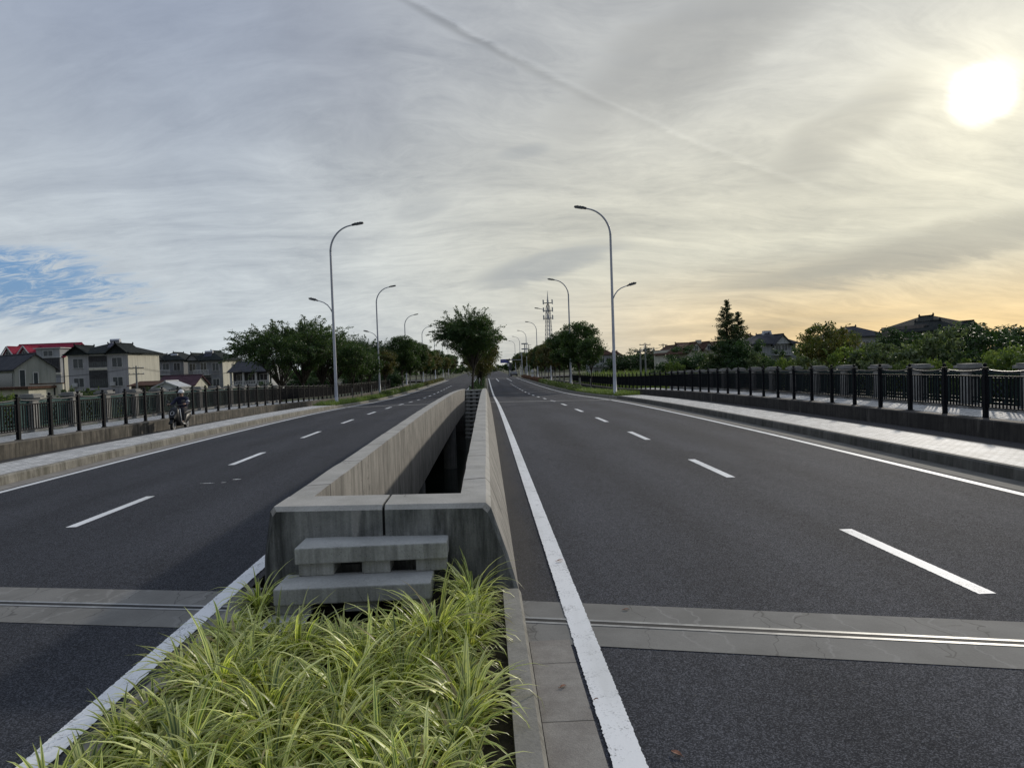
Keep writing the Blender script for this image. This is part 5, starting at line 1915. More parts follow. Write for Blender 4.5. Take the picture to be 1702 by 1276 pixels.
# 4 and 5 the pair of grey houses with balconies
Y = 146
h = house_at(256, Y, R(-3), 'dim grey house with scaffold-like balconies between the cream flank and the next house', group=GL)
w = at(308, 620, Y).x - at(256, 620, Y).x
ze, zr = zz(285, 598, Y), zz(285, 585, Y)
body(h, 0, w, 0, 9, ze, MAT['w_dim'])
hip_roof(h, 0, w, 0, 9, ze, zr, MAT['roof_black'], 0.5, inset=2.9)
gable_roof(h, 0.0, w * 0.4, -0.6, 3, ze + 0.02, ze + 1.2, MAT['roof_black'], 'y', 0.3, True, MAT['w_dim'], 'porch_roof')
for zc in (ze - 1.5, ze - 4.5):
    for xf in (0.15, 0.42, 0.78):
        window(h, w * xf, zc, 1.3, 1.5)
balcony(h, 0, w * 0.62, ze - 3.0, 1.0, MAT['trim'])
heater(h, w * 0.62, 1.2, ze + 0.25, 1.4)
Y = 140
h = house_at(314, Y, R(-4), 'grey house with white balustraded balcony and sunlit cream flank before the feathery trees', group=GL)
w = at(373, 620, Y).x - at(314, 620, Y).x
ze, zr = zz(350, 598, Y), zz(350, 582, Y)
body(h, 0, w, 0, 9.5, ze, MAT['w_dim'])
mb = MB(); mb.box(w + 0.002, w + 0.03, 0, 9.5, 0, ze); mb.build('flank', MAT['w_cream'], h)
ro = hip_roof(h, 0, w, 0, 9.5, ze, zr, MAT['roof_black'], 0.55, inset=3.4)
gable_roof(h, 0.0, w * 0.34, -0.6, 3.5, ze + 0.02, ze + 1.3, MAT['roof_black'], 'y', 0.3, True, MAT['w_dim'], 'porch_roof')
heater(h, w * 0.52, 1.6, ze + 0.9, 1.6)
for zc in (ze - 1.4, ze - 4.6):
    for xf in (0.13, 0.80):
        window(h, w * xf, zc, 1.3, 1.5)
window(h, w * 0.45, ze - 1.5, 1.2, 1.9)
mb = MB(); mb.box(w * 0.28, w * 0.66, -0.03, -0.003, ze - 5.7, ze - 3.5); mb.build('loggia', MAT['shade'], h)
balcony(h, w * 0.22, w * 0.66, ze - 2.9, 1.1, MAT['trim'])
window(h, 0, ze - 1.6, 0.7, 1.4, 4.5, face='side', wx=w + 0.03)
# 6 low veranda house behind the feathery tree
Y = 118
h = house_at(388, Y, R(-3), 'low house with grey roof and open white-columned veranda under the feathery tree', group=GL)
w = at(453, 630, Y).x - at(388, 630, Y).x
ze, zr = zz(420, 617, Y), zz(420, 601, Y)
body(h, 0, w, 0, 6, ze, MAT['w_white'])
gable_roof(h, 0, w, -1.2, 7.2, ze, zr, MAT['roof_grey'], 'x', 0.4, False, MAT['w_white'])
mb = MB(); mb.box(0.1, w - 0.1, -0.04, -0.003, ze - 2.0, ze - 0.15); mb.build('loggia', MAT['shade'], h)
for k in range(4):
    xx = 0.1 + (w - 0.2) * k / 3
    mb = MB(); mb.box(xx - 0.14, xx + 0.14, -1.25, -0.97, -0.5, ze - 0.05); mb.build('column', MAT['trim'], h)
balcony(h, 0, w, ze - 2.2, 1.3, MAT['trim'], 0.6)
for k in range(3):
    window(h, w * (0.2 + 0.3 * k), ze - 1.0, 1.2, 1.0, -0.041)
# 7 purple shed roof and little white hut between houses
Y = 100
h = house_at(262, Y, 0, 'long low shed with purplish roof left of the balcony house', 'shed', 'shed')
w = at(322, 640, Y).x - at(262, 640, Y).x
ze = zz(290, 641, Y)
body(h, 0, w, 0, 5, ze, MAT['w_cream'])
gable_roof(h, 0, w, 0, 5, ze, ze + 1.3, MAT['roof_purple'], 'x', 0.3, False, MAT['w_cream'])
Y = 82
h = house_at(255, Y, 0, 'little pale hut with low white gable just over the left railing', 'hut', 'hut')
w = at(296, 640, Y).x - at(255, 640, Y).x
ze = zz(275, 644, Y)
body(h, 0, w, 0, 3, ze, MAT['w_white'])
gable_roof(h, 0, w, 0, 3, ze, ze + 0.6, MAT['w_white'], 'y', 0.2, False, MAT['w_white'])
window(h, w * 0.3, ze - 0.5, 0.5, 0.5)
window(h, w * 0.7, ze - 0.5, 0.5, 0.5)
Y = 98
h = house_at(218, Y, 0, 'low lean-to with brown tin roof at the foot of the sunlit cream flank', 'shed', 'shed')
w = at(262, 640, Y).x - at(218, 640, Y).x
ze = zz(240, 640, Y)
body(h, 0, w, 0, 3, ze, MAT['w_brown'])
mb = MB(); mb.prism([(-0.6, ze), (3.2, ze + 0.55), (3.2, ze + 0.45), (-0.6, ze - 0.1)], -0.3, w + 0.3, 'x'); mb.build('roof', MAT['roof_brown'], h)

# --- the right-hand village, seen against the light
Y = 168
h = house_at(986, Y, R(2), 'pale grey house with brown hipped roof and balcony right of the nearest verge trees', group=GR)
w = at(1019, 610, Y).x - at(986, 610, Y).x
ze, zr = zz(1003, 589, Y), zz(1003, 576, Y)
body(h, 0, w, 0, 9, ze, MAT['w_pale'])
hip_roof(h, 0, w, 0, 9, ze, zr, MAT['roof_brown'], 0.5, inset=2.4)
balcony(h, 0, w, ze - 2.9, 0.8, MAT['trim'])
for zc in (ze - 1.5, ze - 4.4):
    for xf in (0.2, 0.5, 0.8):
        window(h, w * xf, zc, 0.9, 1.3)
Y = 176
h = house_at(1019, Y, R(2), 'smaller grey house with hipped roof just behind the right-hand street lamp', group=GR)
w = at(1039, 610, Y).x - at(1019, 610, Y).x
ze, zr = zz(1028, 594, Y), zz(1028, 583, Y)
body(h, 0, w, 0, 8, ze, MAT['w_pale'])
hip_roof(h, 0, w, 0, 8, ze, zr, MAT['roof_brown'], 0.4, inset=1.7)
for zc in (ze - 1.5, ze - 4.4):
    for xf in (0.3, 0.72):
        window(h, w * xf, zc, 0.9, 1.3)
Y = 178
h = house_at(1080, Y, R(2), 'small house with reddish roof right of the utility poles', group=GR)
w = at(1096, 610, Y).x - at(1080, 610, Y).x
ze, zr = zz(1088, 592, Y), zz(1088, 583, Y)
body(h, 0, w, 0, 7, ze, MAT['w_cream'])
hip_roof(h, 0, w, 0, 7, ze, zr, MAT['roof_brown'], 0.4, inset=1.3)
window(h, w * 0.3, ze - 1.4, 0.9, 1.2); window(h, w * 0.72, ze - 1.4, 0.9, 1.2)
Y = 160
h = house_at(1095, Y, R(2), 'grey house with balconies under a reddish hipped roof, left of the long roof', group=GR)
w = at(1112, 610, Y).x - at(1095, 610, Y).x
ze, zr = zz(1103, 590, Y), zz(1103, 582, Y)
body(h, 0, w, 0, 8, ze, MAT['w_pale'])
hip_roof(h, 0, w, 0, 8, ze, zr, MAT['roof_brown'], 0.4, inset=1.5)
balcony(h, 0, w, ze - 2.7, 0.7, MAT['trim']); balcony(h, 0, w, ze - 5.3, 0.7, MAT['trim'])
for zc in (ze - 1.4, ze - 4.0):
    window(h, w * 0.3, zc, 0.8, 1.2); window(h, w * 0.72, zc, 0.8, 1.2)
Y = 132
h = house_at(1110, Y, R(2), 'long house with brown tiled roof and pointed dormer gables behind the conifers', group=GR)
w = at(1212, 600, Y).x - at(1110, 600, Y).x
ze, zr = zz(1160, 580, Y), zz(1160, 569.5, Y)
body(h, 0, w, 0, 9, ze, MAT['w_cream'])
gable_roof(h, w * 0.3, w, 0, 9, ze, zr, MAT['roof_brown'], 'x', 0.4, True, MAT['w_cream'])
hip_roof(h, 0, w * 0.30, -0.8, 8, ze - 0.8, zr - 0.3, MAT['roof_brown'], 0.4, inset=1.7)
for xf in (0.47, 0.68, 0.88):
    gable_roof(h, w * xf - 1.05, w * xf + 1.05, -0.5, 3, ze - 0.2, ze + 1.25, MAT['roof_brown'], 'y', 0.22, False, MAT['w_cream'], 'dormer_roof')
    window(h, w * xf, ze + 0.2, 0.6, 0.8, -0.51)
    window(h, w * xf, ze - 2.0, 1.1, 1.3)
mb = MB(); mb.box(w * 0.60, w * 0.68, 3.6, 4.4, zr - 0.2, zr + 0.65); mb.build('chimney', MAT['w_cream'], h)
window(h, w * 0.15, ze - 2.0, 1.3, 1.3)
Y = 122
h = house_at(1238, Y, R(2), 'house with dark hipped roof between the conifers and the dormered grey house', group=GR)
w = at(1272, 600, Y).x - at(1238, 600, Y).x
ze, zr = zz(1255, 568, Y), zz(1255, 554.5, Y)
body(h, 0, w, 0, 8, ze, MAT['w_brown'])
hip_roof(h, 0, w, 0, 8, ze, zr, MAT['roof_brown'], 0.5, inset=2.0)
window(h, w * 0.3, ze - 1.4, 0.9, 1.2); window(h, w * 0.72, ze - 1.4, 0.9, 1.2)
Y = 104
h = house_at(1256, Y, R(3), 'pale grey house with gabled dormer over a balcony and a light roof tank', group=GR)
w = at(1326, 600, Y).x - at(1256, 600, Y).x
ze, zr = zz(1290, 570.5, Y), zz(1290, 553, Y)
body(h, 0, w, 0, 8.5, ze, MAT['w_pale'])
hip_roof(h, 0, w, 0, 8.5, ze, zr, MAT['roof_grey'], 0.5, inset=2.6)
gable_roof(h, w * 0.44, w * 0.82, -0.7, 3.5, ze - 0.1, ze + 1.25, MAT['roof_grey'], 'y', 0.3, False, MAT['w_white'], 'dormer_roof')
mb = MB(); mb.box(w * 0.46, w * 0.80, -0.2, -0.003, ze - 1.5, ze - 0.12); mb.build('dormer_front', MAT['w_white'], h)
window(h, w * 0.55, ze - 0.75, 0.8, 0.9, -0.2); window(h, w * 0.71, ze - 0.75, 0.8, 0.9, -0.2)
balcony(h, w * 0.42, w * 0.88, ze - 1.75, 1.0, MAT['trim'], 0.6)
window(h, w * 0.35, ze - 3.1, 1.4, 1.1); window(h, w * 0.88, ze - 3.1, 0.9, 1.1); window(h, w * 0.6, ze - 3.1, 1.0, 1.1)
window(h, w * 0.14, ze - 0.9, 0.6, 0.7)
mb = MB(); mb.box(w * 0.46, w * 0.66, 3.2, 4.0, zr - 0.15, zr + 0.15); mb.box(w * 0.47, w * 0.65, 3.25, 3.95, zr + 0.152, zr + 0.5); mb.build('roof_tank', MAT['tank'], h)
Y = 96
h = house_at(1404, Y, R(4), 'house showing only its plain dark hipped roof above the grey-leaved shrubs', group=GR)
w = at(1478, 590, Y).x - at(1404, 590, Y).x
ze, zr = zz(1440, 558, Y), zz(1440, 541, Y)
body(h, 0, w, 0, 8, ze, MAT['w_pale'])
hip_roof(h, 0, w, 0, 8, ze, zr, MAT['roof_grey'], 0.5, inset=2.8)
for xf in (0.2, 0.5, 0.8): window(h, w * xf, ze - 1.4, 1.0, 1.2)
Y = 74
h = house_at(1536, Y, R(5), 'large house with layered dark roofs rising over the trees at the right', group=GR)
w = at(1632, 580, Y).x - at(1536, 580, Y).x
ze, zr = zz(1585, 537, Y), zz(1585, 521, Y)
body(h, 0, w, 0, 7, ze, MAT['w_brown'])
hip_roof(h, w * 0.10, w * 0.86, 0, 7, ze - 0.2, zr, MAT['roof_black'], 0.5, inset=3.0)  # black tiles put the backlit silhouette's shade into this roof's colour
hip_roof(h, -0.3, w * 0.5, -1.6, 4, ze - 0.75, ze + 0.35, MAT['roof_black'], 0.4, inset=1.4)
gable_roof(h, w * 0.66, w * 0.98, -0.6, 3.4, ze - 0.75, ze + 0.05, MAT['roof_black'], 'y', 0.3, False, MAT['w_brown'], 'porch_roof')
mb = MB(); mb.box(w * 0.02, w * 0.42, -1.5, -0.003, 0, ze - 0.9); mb.build('bay', MAT['w_green'], h)
window(h, w * 0.2, ze - 1.9, 1.4, 0.9, -1.5); window(h, w * 0.75, ze - 1.5, 1.1, 1.0)


# ------------------------------------------------------------------ poles, wires, mast, signs
def utility_pole(px, ytop, Y, label, arms=1, gz=GZ):
    t = at(px, ytop, Y)
    root = empty('utility_pole', (t.x, Y, gz), R(8), label, 'utility pole', 'utility poles')
    H = t.z - gz
    mb = MB(); mb.lathe([(0.17, -0.2), (0.10, H)], 10); mb.build('pole', MAT['wood_pole'], root, smooth=True)
    for k in range(arms):
        z = H - 0.35 - 0.8 * k
        mb = MB(); mb.box(-0.95, 0.95, -0.05, 0.05, z, z + 0.1)
        a = mb.build('crossarm', MAT['dark_iron'], root)
        for x in (-0.85, -0.3, 0.3, 0.85):
            mb = MB()
            mb.lathe([(0.0, z + 0.101), (0.05, z + 0.103), (0.04, z + 0.2), (0.06, z + 0.22), (0.0, z + 0.3)], 7, (x, 0, 0))
            mb.build('insulator', MAT['trim'], a)
    return Vector((t.x, Y, t.z - 0.2))


pA = utility_pole(226, 608, 92, 'dark utility pole before the sunlit cream flank on the left', 2)
pB = utility_pole(1064, 581, 96, 'plain concrete utility pole, the left and nearer of the two before the domed tree', 1)
pC = utility_pole(1072, 570, 110, 'tall thin utility pole with crossarm just right of the plain concrete one', 2)
pD = utility_pole(1086, 577, 150, 'utility pole with two crossarms farther right above the reddish roofs', 2)
pE = utility_pole(1102, 571, 140, 'bare thin pole rising over the houses left of the long roof', 1)
pF = utility_pole(878.5, 572, 240, 'thin dark utility pole beside the road, right of the round-topped mast', 2)
pG = at(-60, 630, 96)
pG.z = pA.z
pH = at(700, 605, 130)


def cable(a, b, sag, label):
    for o_, w_ in ((-0.7, 'nearest'), (0.0, 'middle'), (0.7, 'farthest')):
        mb = MB()
        pts = []
        for i in range(17):
            t = i / 16
            v = a.lerp(b, t)
            v = v + Vector((o_ * 0.3, o_, -sag * 4 * t * (1 - t)))
            pts.append(v)
        mb.tube(pts, 0.013, 4, cap=False)
        tag(mb.build('power_line', MAT['wire']), w_ + ' of three ' + label, 'power line', 'power lines')


cable(pG, pA, 0.9, 'sagging wires before the grey house left of the dark utility pole')
cable(pA, at(420, 612, 120), 1.0, 'wires running right from the dark utility pole on the left')
cable(pB, pC, 0.3, 'short wires between the two poles before the domed tree')
cable(pC, pD, 0.8, 'wires above the reddish roofs on the right')
cable(pD, pE, 0.4, 'wires between the two farther poles on the right')

# lattice telephone mast
t = at(910, 491, 300)
mast = empty('telecom_mast', (t.x, 300, GZ), R(20), 'tall lattice telephone mast with three rings of antennas behind the right-hand trees', 'mast')
H = t.z - GZ
mb = MB()
hw = lambda z: 2.1 * (1 - z / H) + 0.75 if z < H * 0.88 else 0.62
N_ = 16
zs_ = [H * 0.88 * i / N_ for i in range(N_ + 1)]
C4 = [(-1, -1), (1, -1), (1, 1), (-1, 1)]
for i in range(N_):
    a, b = zs_[i], zs_[i + 1]
    for k in range(4):
        c0, c1 = C4[k], C4[(k + 1) % 4]
        p = lambda c, z: (c[0] * hw(z) * 0.62, c[1] * hw(z) * 0.62, z)
        mb.tube([p(c0, a), p(c0, b)], 0.12, 5, cap=False)
        mb.tube([p(c0, a), p(c1, b)], 0.055, 4, cap=False)
        mb.tube([p(c1, a), p(c0, b)], 0.055, 4, cap=False)
        mb.tube([p(c0, b), p(c1, b)], 0.06, 4, cap=False)
mb.build('lattice', MAT['tower_steel'], mast)
mb = MB(); mb.tube([(0, 0, H * 0.88), (0, 0, H * 0.96), (0, 0, H * 1.06)], [0.35, 0.25, 0.05], 8); mb.build('spire', MAT['tower_steel'], mast)
for zf in (0.70, 0.80, 0.90):
    z = H * zf
    mb = MB(); mb.lathe([(0.5, z), (1.9, z), (1.9, z + 0.14), (0.5, z + 0.14)], 14)
    pl_ = mb.build('platform', MAT['tower_steel'], mast)
    for k in range(6):
        mb = MB()
        a = k * math.pi / 3
        x, y = 2.25 * math.cos(a), 2.25 * math.sin(a)
        mb.box(x - 0.16, x + 0.16, y - 0.16, y + 0.16, z - 0.4, z + 1.5)
        mb.tube([(x * 0.8, y * 0.8, z + 0.1), (x, y, z + 0.1)], 0.06, 5)
        mb.build('antenna', MAT['trim'], pl_)

# blue direction sign on its post and arm
Y = 205
a, b = at(831.5, 597.5, Y), at(844, 602.5, Y)
root = empty('direction_sign', (b.x + 0.5, Y, prof(Y)), 0, 'blue direction sign on a cantilever post over the far end of the right carriageway', 'road sign')
zc = (a.z + b.z) / 2 - prof(Y)
mb = MB(); mb.lathe([(0.16, 0.0), (0.11, zc + 0.8)], 10); mb.build('post', MAT['pole'], root, smooth=True)
mb = MB(); mb.box(a.x - b.x - 0.5, -0.3, -0.06, 0.0, zc - 0.55, zc + 0.55); bd = mb.build('board', MAT['blue_sign'], root)
mb = MB()
rg = np.random.default_rng(3)
x = a.x - b.x - 0.35
while x < -0.55:
    wl = rg.uniform(0.12, 0.2)
    for s_ in range(3):
        mb.box(x + rg.uniform(0, .1), x + wl, -0.068, -0.062, zc - 0.12 + s_ * 0.14, zc - 0.07 + s_ * 0.14)
    mb.box(x + wl * 0.45, x + wl * 0.6, -0.068, -0.0625, zc - 0.18, zc + 0.28)
    x += wl + 0.08
mb.build('lettering', MAT['white'], bd)
mb = MB(); mb.tube([(a.x - b.x, 0.02, zc + 0.3), (0, 0.02, zc + 0.3)], 0.05, 6); mb.tube([(a.x - b.x, 0.02, zc - 0.3), (0, 0.02, zc - 0.3)], 0.05, 6); mb.build('arm', MAT['pole'], root)
# traffic signal with a mast arm from the right
Y = 172
p = at(868, 620, Y)
root = empty('traffic_signal', (p.x, Y, prof(Y)), 0, 'traffic signal on a long grey mast arm reaching in from the right at the crossing', 'traffic light')
mb = MB(); mb.lathe([(0.14, 0), (0.10, 6.2)], 10); mb.build('post', MAT['pole'], root, smooth=True)
mb = MB(); mb.tube([(0, 0, 4.4), (-3.6, 0, 4.55)], [0.075, 0.05], 8); mb.build('arm', MAT['pole'], root)
mb = MB(); mb.box(-3.9, -2.8, -0.12, 0.1, 4.35, 4.72); hd = mb.build('signal_head', MAT['dark_iron'], root)
for k in range(3):
    mb = MB(); mb.lathe([(0.0, 0.0), (0.13, 0.0), (0.13, 0.01), (0.0, 0.012)], 12)
    l = mb.build('signal_lens', MAT['glass'], hd); l.rotation_euler = (R(90), 0, 0); l.location = (-3.7 + 0.35 * k, -0.123, 4.54)
p = at(846, 618, 178)
root = empty('signal_post', (p.x, 178, prof(178)), 0, 'dark signal post with a small white sign, below the blue direction sign', 'traffic light')
mb = MB(); mb.lathe([(0.12, 0), (0.09, 4.4)], 8); mb.build('post', MAT['dark_iron'], root)
mb = MB(); mb.box(-0.35, 0.1, -0.14, -0.1, 2.9, 3.7); mb.build('sign_plate', MAT['white'], root)
mb = MB(); mb.box(0.12, 0.75, -0.15, 0.15, 1.9, 3.9); mb.build('signal_head', MAT['dark_iron'], root)
# little round signs in the right verge
p = at(885, 628, 128)
root = empty('verge_sign', (p.x, 128, prof(128)), 0, 'small post with two round white signs under the right-hand verge trees', 'road sign')
mb = MB(); mb.lathe([(0.035, 0), (0.03, 2.1)], 8); mb.build('post', MAT['dark_iron'], root)
for z in (1.05, 1.85):
    mb = MB(); mb.lathe([(0, 0), (0.3, 0), (0.3, 0.02), (0, 0.02)], 16)
    s_ = mb.build('sign_disc', MAT['white'], root); s_.rotation_euler = (R(90), 0, 0); s_.location = (0, -0.04, z)
# white marker post between the median trees
p = at(796, 622, 90)
root = empty('marker_post', (p.x, 90, prof(90)), 0, 'white marker post standing under the median trees', 'post')
mb = MB(); mb.box(-0.06, 0.06, -0.06, 0.06, 0, 1.6); mb.build('shaft', MAT['pole'], root)
mb = MB(); mb.box(-0.14, 0.14, -0.085, -0.064, 1.05, 1.55); mb.build('plate', MAT['white'], root)
# round-topped mast far up the road
p = at(872, 571, 300)
root = empty('floodlight_mast', (p.x, 300, GZ), 0, 'far thin mast with round platforms at its top beside the right-hand lamps', 'mast')
Hm = p.z - GZ
mb = MB(); mb.lathe([(0.4, 0), (0.2, Hm)], 8); mb.build('pole', MAT['tower_steel'], root)
for z in (Hm - 0.3, Hm - 2.6):
    mb = MB(); mb.lathe([(0.2, z), (1.5, z), (1.5, z + 0.5), (0.2, z + 0.5)], 12); mb.build('platform', MAT['tower_steel'], root)

# a dark car waiting at the crossing
Y = 196
p = at(854, 621, Y)
car = empty('parked_car', (p.x, Y, prof(Y)), R(4), 'dark car standing under the trees by the far crossing', 'car')
sec_ = [(-2.2, .35), (-2.25, .75), (-1.9, .95), (-1.3, 1.0), (-0.75, 1.42), (0.8, 1.45), (1.5, 1.0), (2.1, .9), (2.25, .6), (2.2, .35)]
mb = MB(); mb.prism(sec_, -0.85, 0.85, 'x'); mb.build('body', MAT['car'], car, bevel=0.08)
mb = MB(); mb.prism([(-1.2, 1.0), (-0.72, 1.36), (0.75, 1.38), (1.35, 1.0)], -0.862, 0.862, 'x'); mb.build('windows', MAT['glass'], car)
for sx in (-1, 1):
    for yy in (-1.4, 1.35):
        mb = MB(); mb.tube([(sx * 0.72, yy, 0.33), (sx * 0.9, yy, 0.33)], 0.33, 14); mb.build('wheel', MAT['tyre'], car)
    mb = MB(); mb.box(sx * 0.62 - .15, sx * 0.62 + .15, -2.27, -2.22, .68, .82); mb.build('headlight', MAT['lens'], car)
# manhole
mb = MB(); mb.lathe([(0, 0.01), (0.42, 0.01), (0.42, 0.0)], 18, (2.7, 150, prof(150)))
tag(mb.build('manhole_cover', MAT['rubber']), 'dark round manhole cover far up the right carriageway', 'manhole')


# fallen leaves
def fallen(px, py, s_, rz, label):
    d = ray(px, py)
    tt = (0.012 - CZ) / d.z
    x, y = CX + d.x * tt, d.y * tt
    z = prof(y) + cross(x) + (0.02 if 1.5 < x < 1.75 else 0.006)
    mb = MB()
    n = 7
    L_, W_ = s_, s_ * 0.48
    up_ = lambda t: 0.005 * math.sin(t * 3.1) + 0.002
    vs = []
    for i in range(n):
        t = i / (n - 1)
        w_ = W_ * math.sin(math.pi * min(1, t * 0.96 + 0.03)) ** 0.8 * 0.5
        vs += [(-L_ / 2 + L_ * t, -w_, up_(t) + 0.005), (-L_ / 2 + L_ * t, 0, up_(t)), (-L_ / 2 + L_ * t, w_, up_(t) + 0.004)]
    fs = []
    for i in range(n - 1):
        for k in range(2):
            a = i * 3 + k
            fs.append((a, a + 1, a + 4, a + 3))
    mb.add(vs, fs)
    mb.tube([(-L_ / 2, 0, 0.004), (-L_ / 2 - s_ * 0.25, 0.004, 0.006)], 0.0016, 4)
    o = mb.build('fallen_leaf', MAT['dry_leaf'], None, smooth=True, loc=(x, y, z))
    o.rotation_euler = (0, 0, rz)
    tag(o, label, 'leaf', 'fallen leaves on the road')


fallen(1124, 1248, 0.062, 2.3, 'pinkish dry leaf lying alone on the dark asphalt at the bottom right')
fallen(931, 932, 0.075, 0.4, 'brown dry leaf lying on the white inner line of the right carriageway')
fallen(936, 1139, 0.05, 0.6, 'small curled dark leaf lying on a gutter slab')
fallen(991, 1164, 0.028, 0.2, 'tiny brown scrap of leaf on the white line below the joint')
fallen(1041, 1010, 0.05, 0.1, 'small dark dry leaf on the mortar band of the joint')

# ------------------------------------------------------------------ scooter and rider
Y = 28.3
p = at(304, 700, Y)
SX, SY, SZ = -11.55, Y, prof(Y) - 0.118
sc = empty('electric_scooter', (SX, SY, SZ), R(0), 'black electric scooter with a ring-shaped front lamp ridden along the sunken lane', 'scooter')
# local frame: heads towards -y
def wheel(y, r):
    mb = MB()
    n, k = 22, 8
    vs, fs = [], []
    for i in range(n):
        a = 2 * math.pi * i / n
        for j in range(k):
            b = 2 * math.pi * j / k
            rr_ = r - 0.05 + 0.05 * math.cos(b)
            vs.append((0.05 * math.sin(b), y + rr_ * math.cos(a), r + rr_ * math.sin(a)))
    for i in range(n):
        for j in range(k):
            fs.append((i * k + j, i * k + (j + 1) % k, ((i + 1) % n) * k + (j + 1) % k, ((i + 1) % n) * k + j))
    mb.add(vs, fs)
    w_ = mb.build('wheel', MAT['tyre'], sc, smooth=True)
    mb = MB()
    mb.tube([(-0.045, y, r), (0.045, y, r)], r * 0.62, 16)
    mb.tube([(-0.06, y, r), (0.06, y, r)], 0.03, 8)
    mb.build('rim', MAT['chrome'], w_)


wheel(-0.62, 0.22)
wheel(0.60, 0.22)
mb = MB()   # front apron and body as one swept shell
secs = [(-0.70, 0.10, 0.46, 0.56), (-0.60, 0.17, 0.40, 0.86), (-0.50, 0.19, 0.34, 0.98), (-0.40, 0.17, 0.26, 0.98), (-0.34, 0.17, 0.20, 0.62), (-0.26, 0.17, 0.20, 0.34), (0.06, 0.17, 0.20, 0.33), (0.16, 0.17, 0.20, 0.56), (0.30, 0.18, 0.24, 0.70), (0.62, 0.16, 0.40, 0.72), (0.84, 0.10, 0.55, 0.72)]
vs, fs = [], []
m_ = 12
for (y, hw_, z0, z1) in secs:
    for k in range(m_):
        a = 2 * math.pi * k / m_
        ca, sa = math.cos(a), math.sin(a)
        ex = 0.65
        vs.append((hw_ * math.copysign(abs(ca) ** ex, ca), y, (z0 + z1) / 2 + (z1 - z0) / 2 * math.copysign(abs(sa) ** ex, sa)))
for i in range(len(secs) - 1):
    for k in range(m_):
        fs.append((i * m_ + k, i * m_ + (k + 1) % m_, (i + 1) * m_ + (k + 1) % m_, (i + 1) * m_ + k))
fs += [tuple(range(m_)), tuple(range(len(secs) * m_ - 1, (len(secs) - 1) * m_ - 1, -1))]
mb.add(vs, fs)
mb.build('body', MAT['scooter'], sc, smooth=True)
mb = MB()
for i in range(8):
    a0, a1 = R(20 + 140 * i / 8), R(20 + 140 * (i + 1) / 8)
    mb.face([(-0.075, -0.62 - 0.27 * math.cos(a0), 0.22 + 0.27 * math.sin(a0)), (0.075, -0.62 - 0.27 * math.cos(a0), 0.22 + 0.27 * math.sin(a0)), (0.075, -0.62 - 0.27 * math.cos(a1), 0.22 + 0.27 * math.sin(a1)), (-0.075, -0.62 - 0.27 * math.cos(a1), 0.22 + 0.27 * math.sin(a1))])
fd = mb.build('mudguard', MAT['scooter'], sc, smooth=True)
fd.modifiers.new('thick', 'SOLIDIFY').thickness = 0.012
for s_ in (-1, 1):
    mb = MB(); mb.tube([(s_ * 0.07, -0.62, 0.22), (s_ * 0.07, -0.50, 0.60)], 0.022, 8); mb.build('fork', MAT['dark_iron'], sc)
mb = MB()
pts = [(0.07 * math.cos(2 * math.pi * i / 20), -0.672 + 0.040 * math.sin(2 * math.pi * i / 20), 0.74 + 0.07 * math.sin(2 * math.pi * i / 20)) for i in range(21)]
mb.tube(pts, 0.009, 6, cap=False)
mb.build('headlight', MAT['white'], sc, smooth=True)
mb = MB(); mb.tube([(0, -0.47, 0.9), (0, -0.40, 1.03)], 0.03, 8); mb.tube([(-0.34, -0.30, 1.06), (-0.18, -0.38, 1.05), (0, -0.41, 1.03), (0.18, -0.38, 1.05), (0.34, -0.30, 1.06)], 0.016, 8); hb_ = mb.build('handlebar', MAT['dark_iron'], sc, smooth=True)
for s_ in (-1, 1):
    mb = MB(); mb.tube([(s_ * 0.24, -0.36, 1.06), (s_ * 0.30, -0.36, 1.2)], 0.008, 6); mb.box(s_ * 0.30 - 0.055, s_ * 0.30 + 0.055, -0.375, -0.345, 1.16, 1.25); mb.build('mirror', MAT['dark_iron'], hb_)
mb = MB(); mb.prism([(0.10, 0.66), (0.14, 0.74), (0.55, 0.78), (0.80, 0.80), (0.82, 0.74), (0.6, 0.70)], -0.13, 0.13, 'x'); mb.build('seat', MAT['dark_iron'], sc, bevel=0.02)
mb = MB(); mb.tube([(0.188, -0.40, 0.90), (0.192, -0.35, 0.62), (0.185, -0.28, 0.38), (0.182, -0.12, 0.28), (0.18, 0.05, 0.26)], 0.020, 8); mb.build('trim_strip', MAT['white'], sc, smooth=True)


def skin_body(name, verts, edges, radii, mat, parent, sub=2, root_i=0):
    me = bpy.data.meshes.new(name)
    me.from_pydata([tuple(v) for v in verts], edges, [])
    me.materials.append(mat)
    o = bpy.data.objects.new(name, me)
    COL.objects.link(o)
    if parent: o.parent = parent
    sk = o.modifiers.new('skin', 'SKIN')
    sk.use_smooth_shade = True
    sv = me.skin_vertices[0].data if me.skin_vertices else None
    if sv is None:
        bpy.context.view_layer.objects.active = o
        o.select_set(True)
        bpy.ops.object.mode_set(mode='EDIT'); bpy.ops.object.mode_set(mode='OBJECT')
        sv = me.skin_vertices[0].data
    for i, r_ in enumerate(radii):
        sv[i].radius = r_ if isinstance(r_, tuple) else (r_, r_)
        sv[i].use_root = (i == root_i)
    ss = o.modifiers.new('sub', 'SUBSURF')
    ss.levels = ss.render_levels = sub
    return o


rider = empty('person', (SX, SY, SZ), 0, 'person in a dark navy jacket and white helmet riding the scooter', 'person')
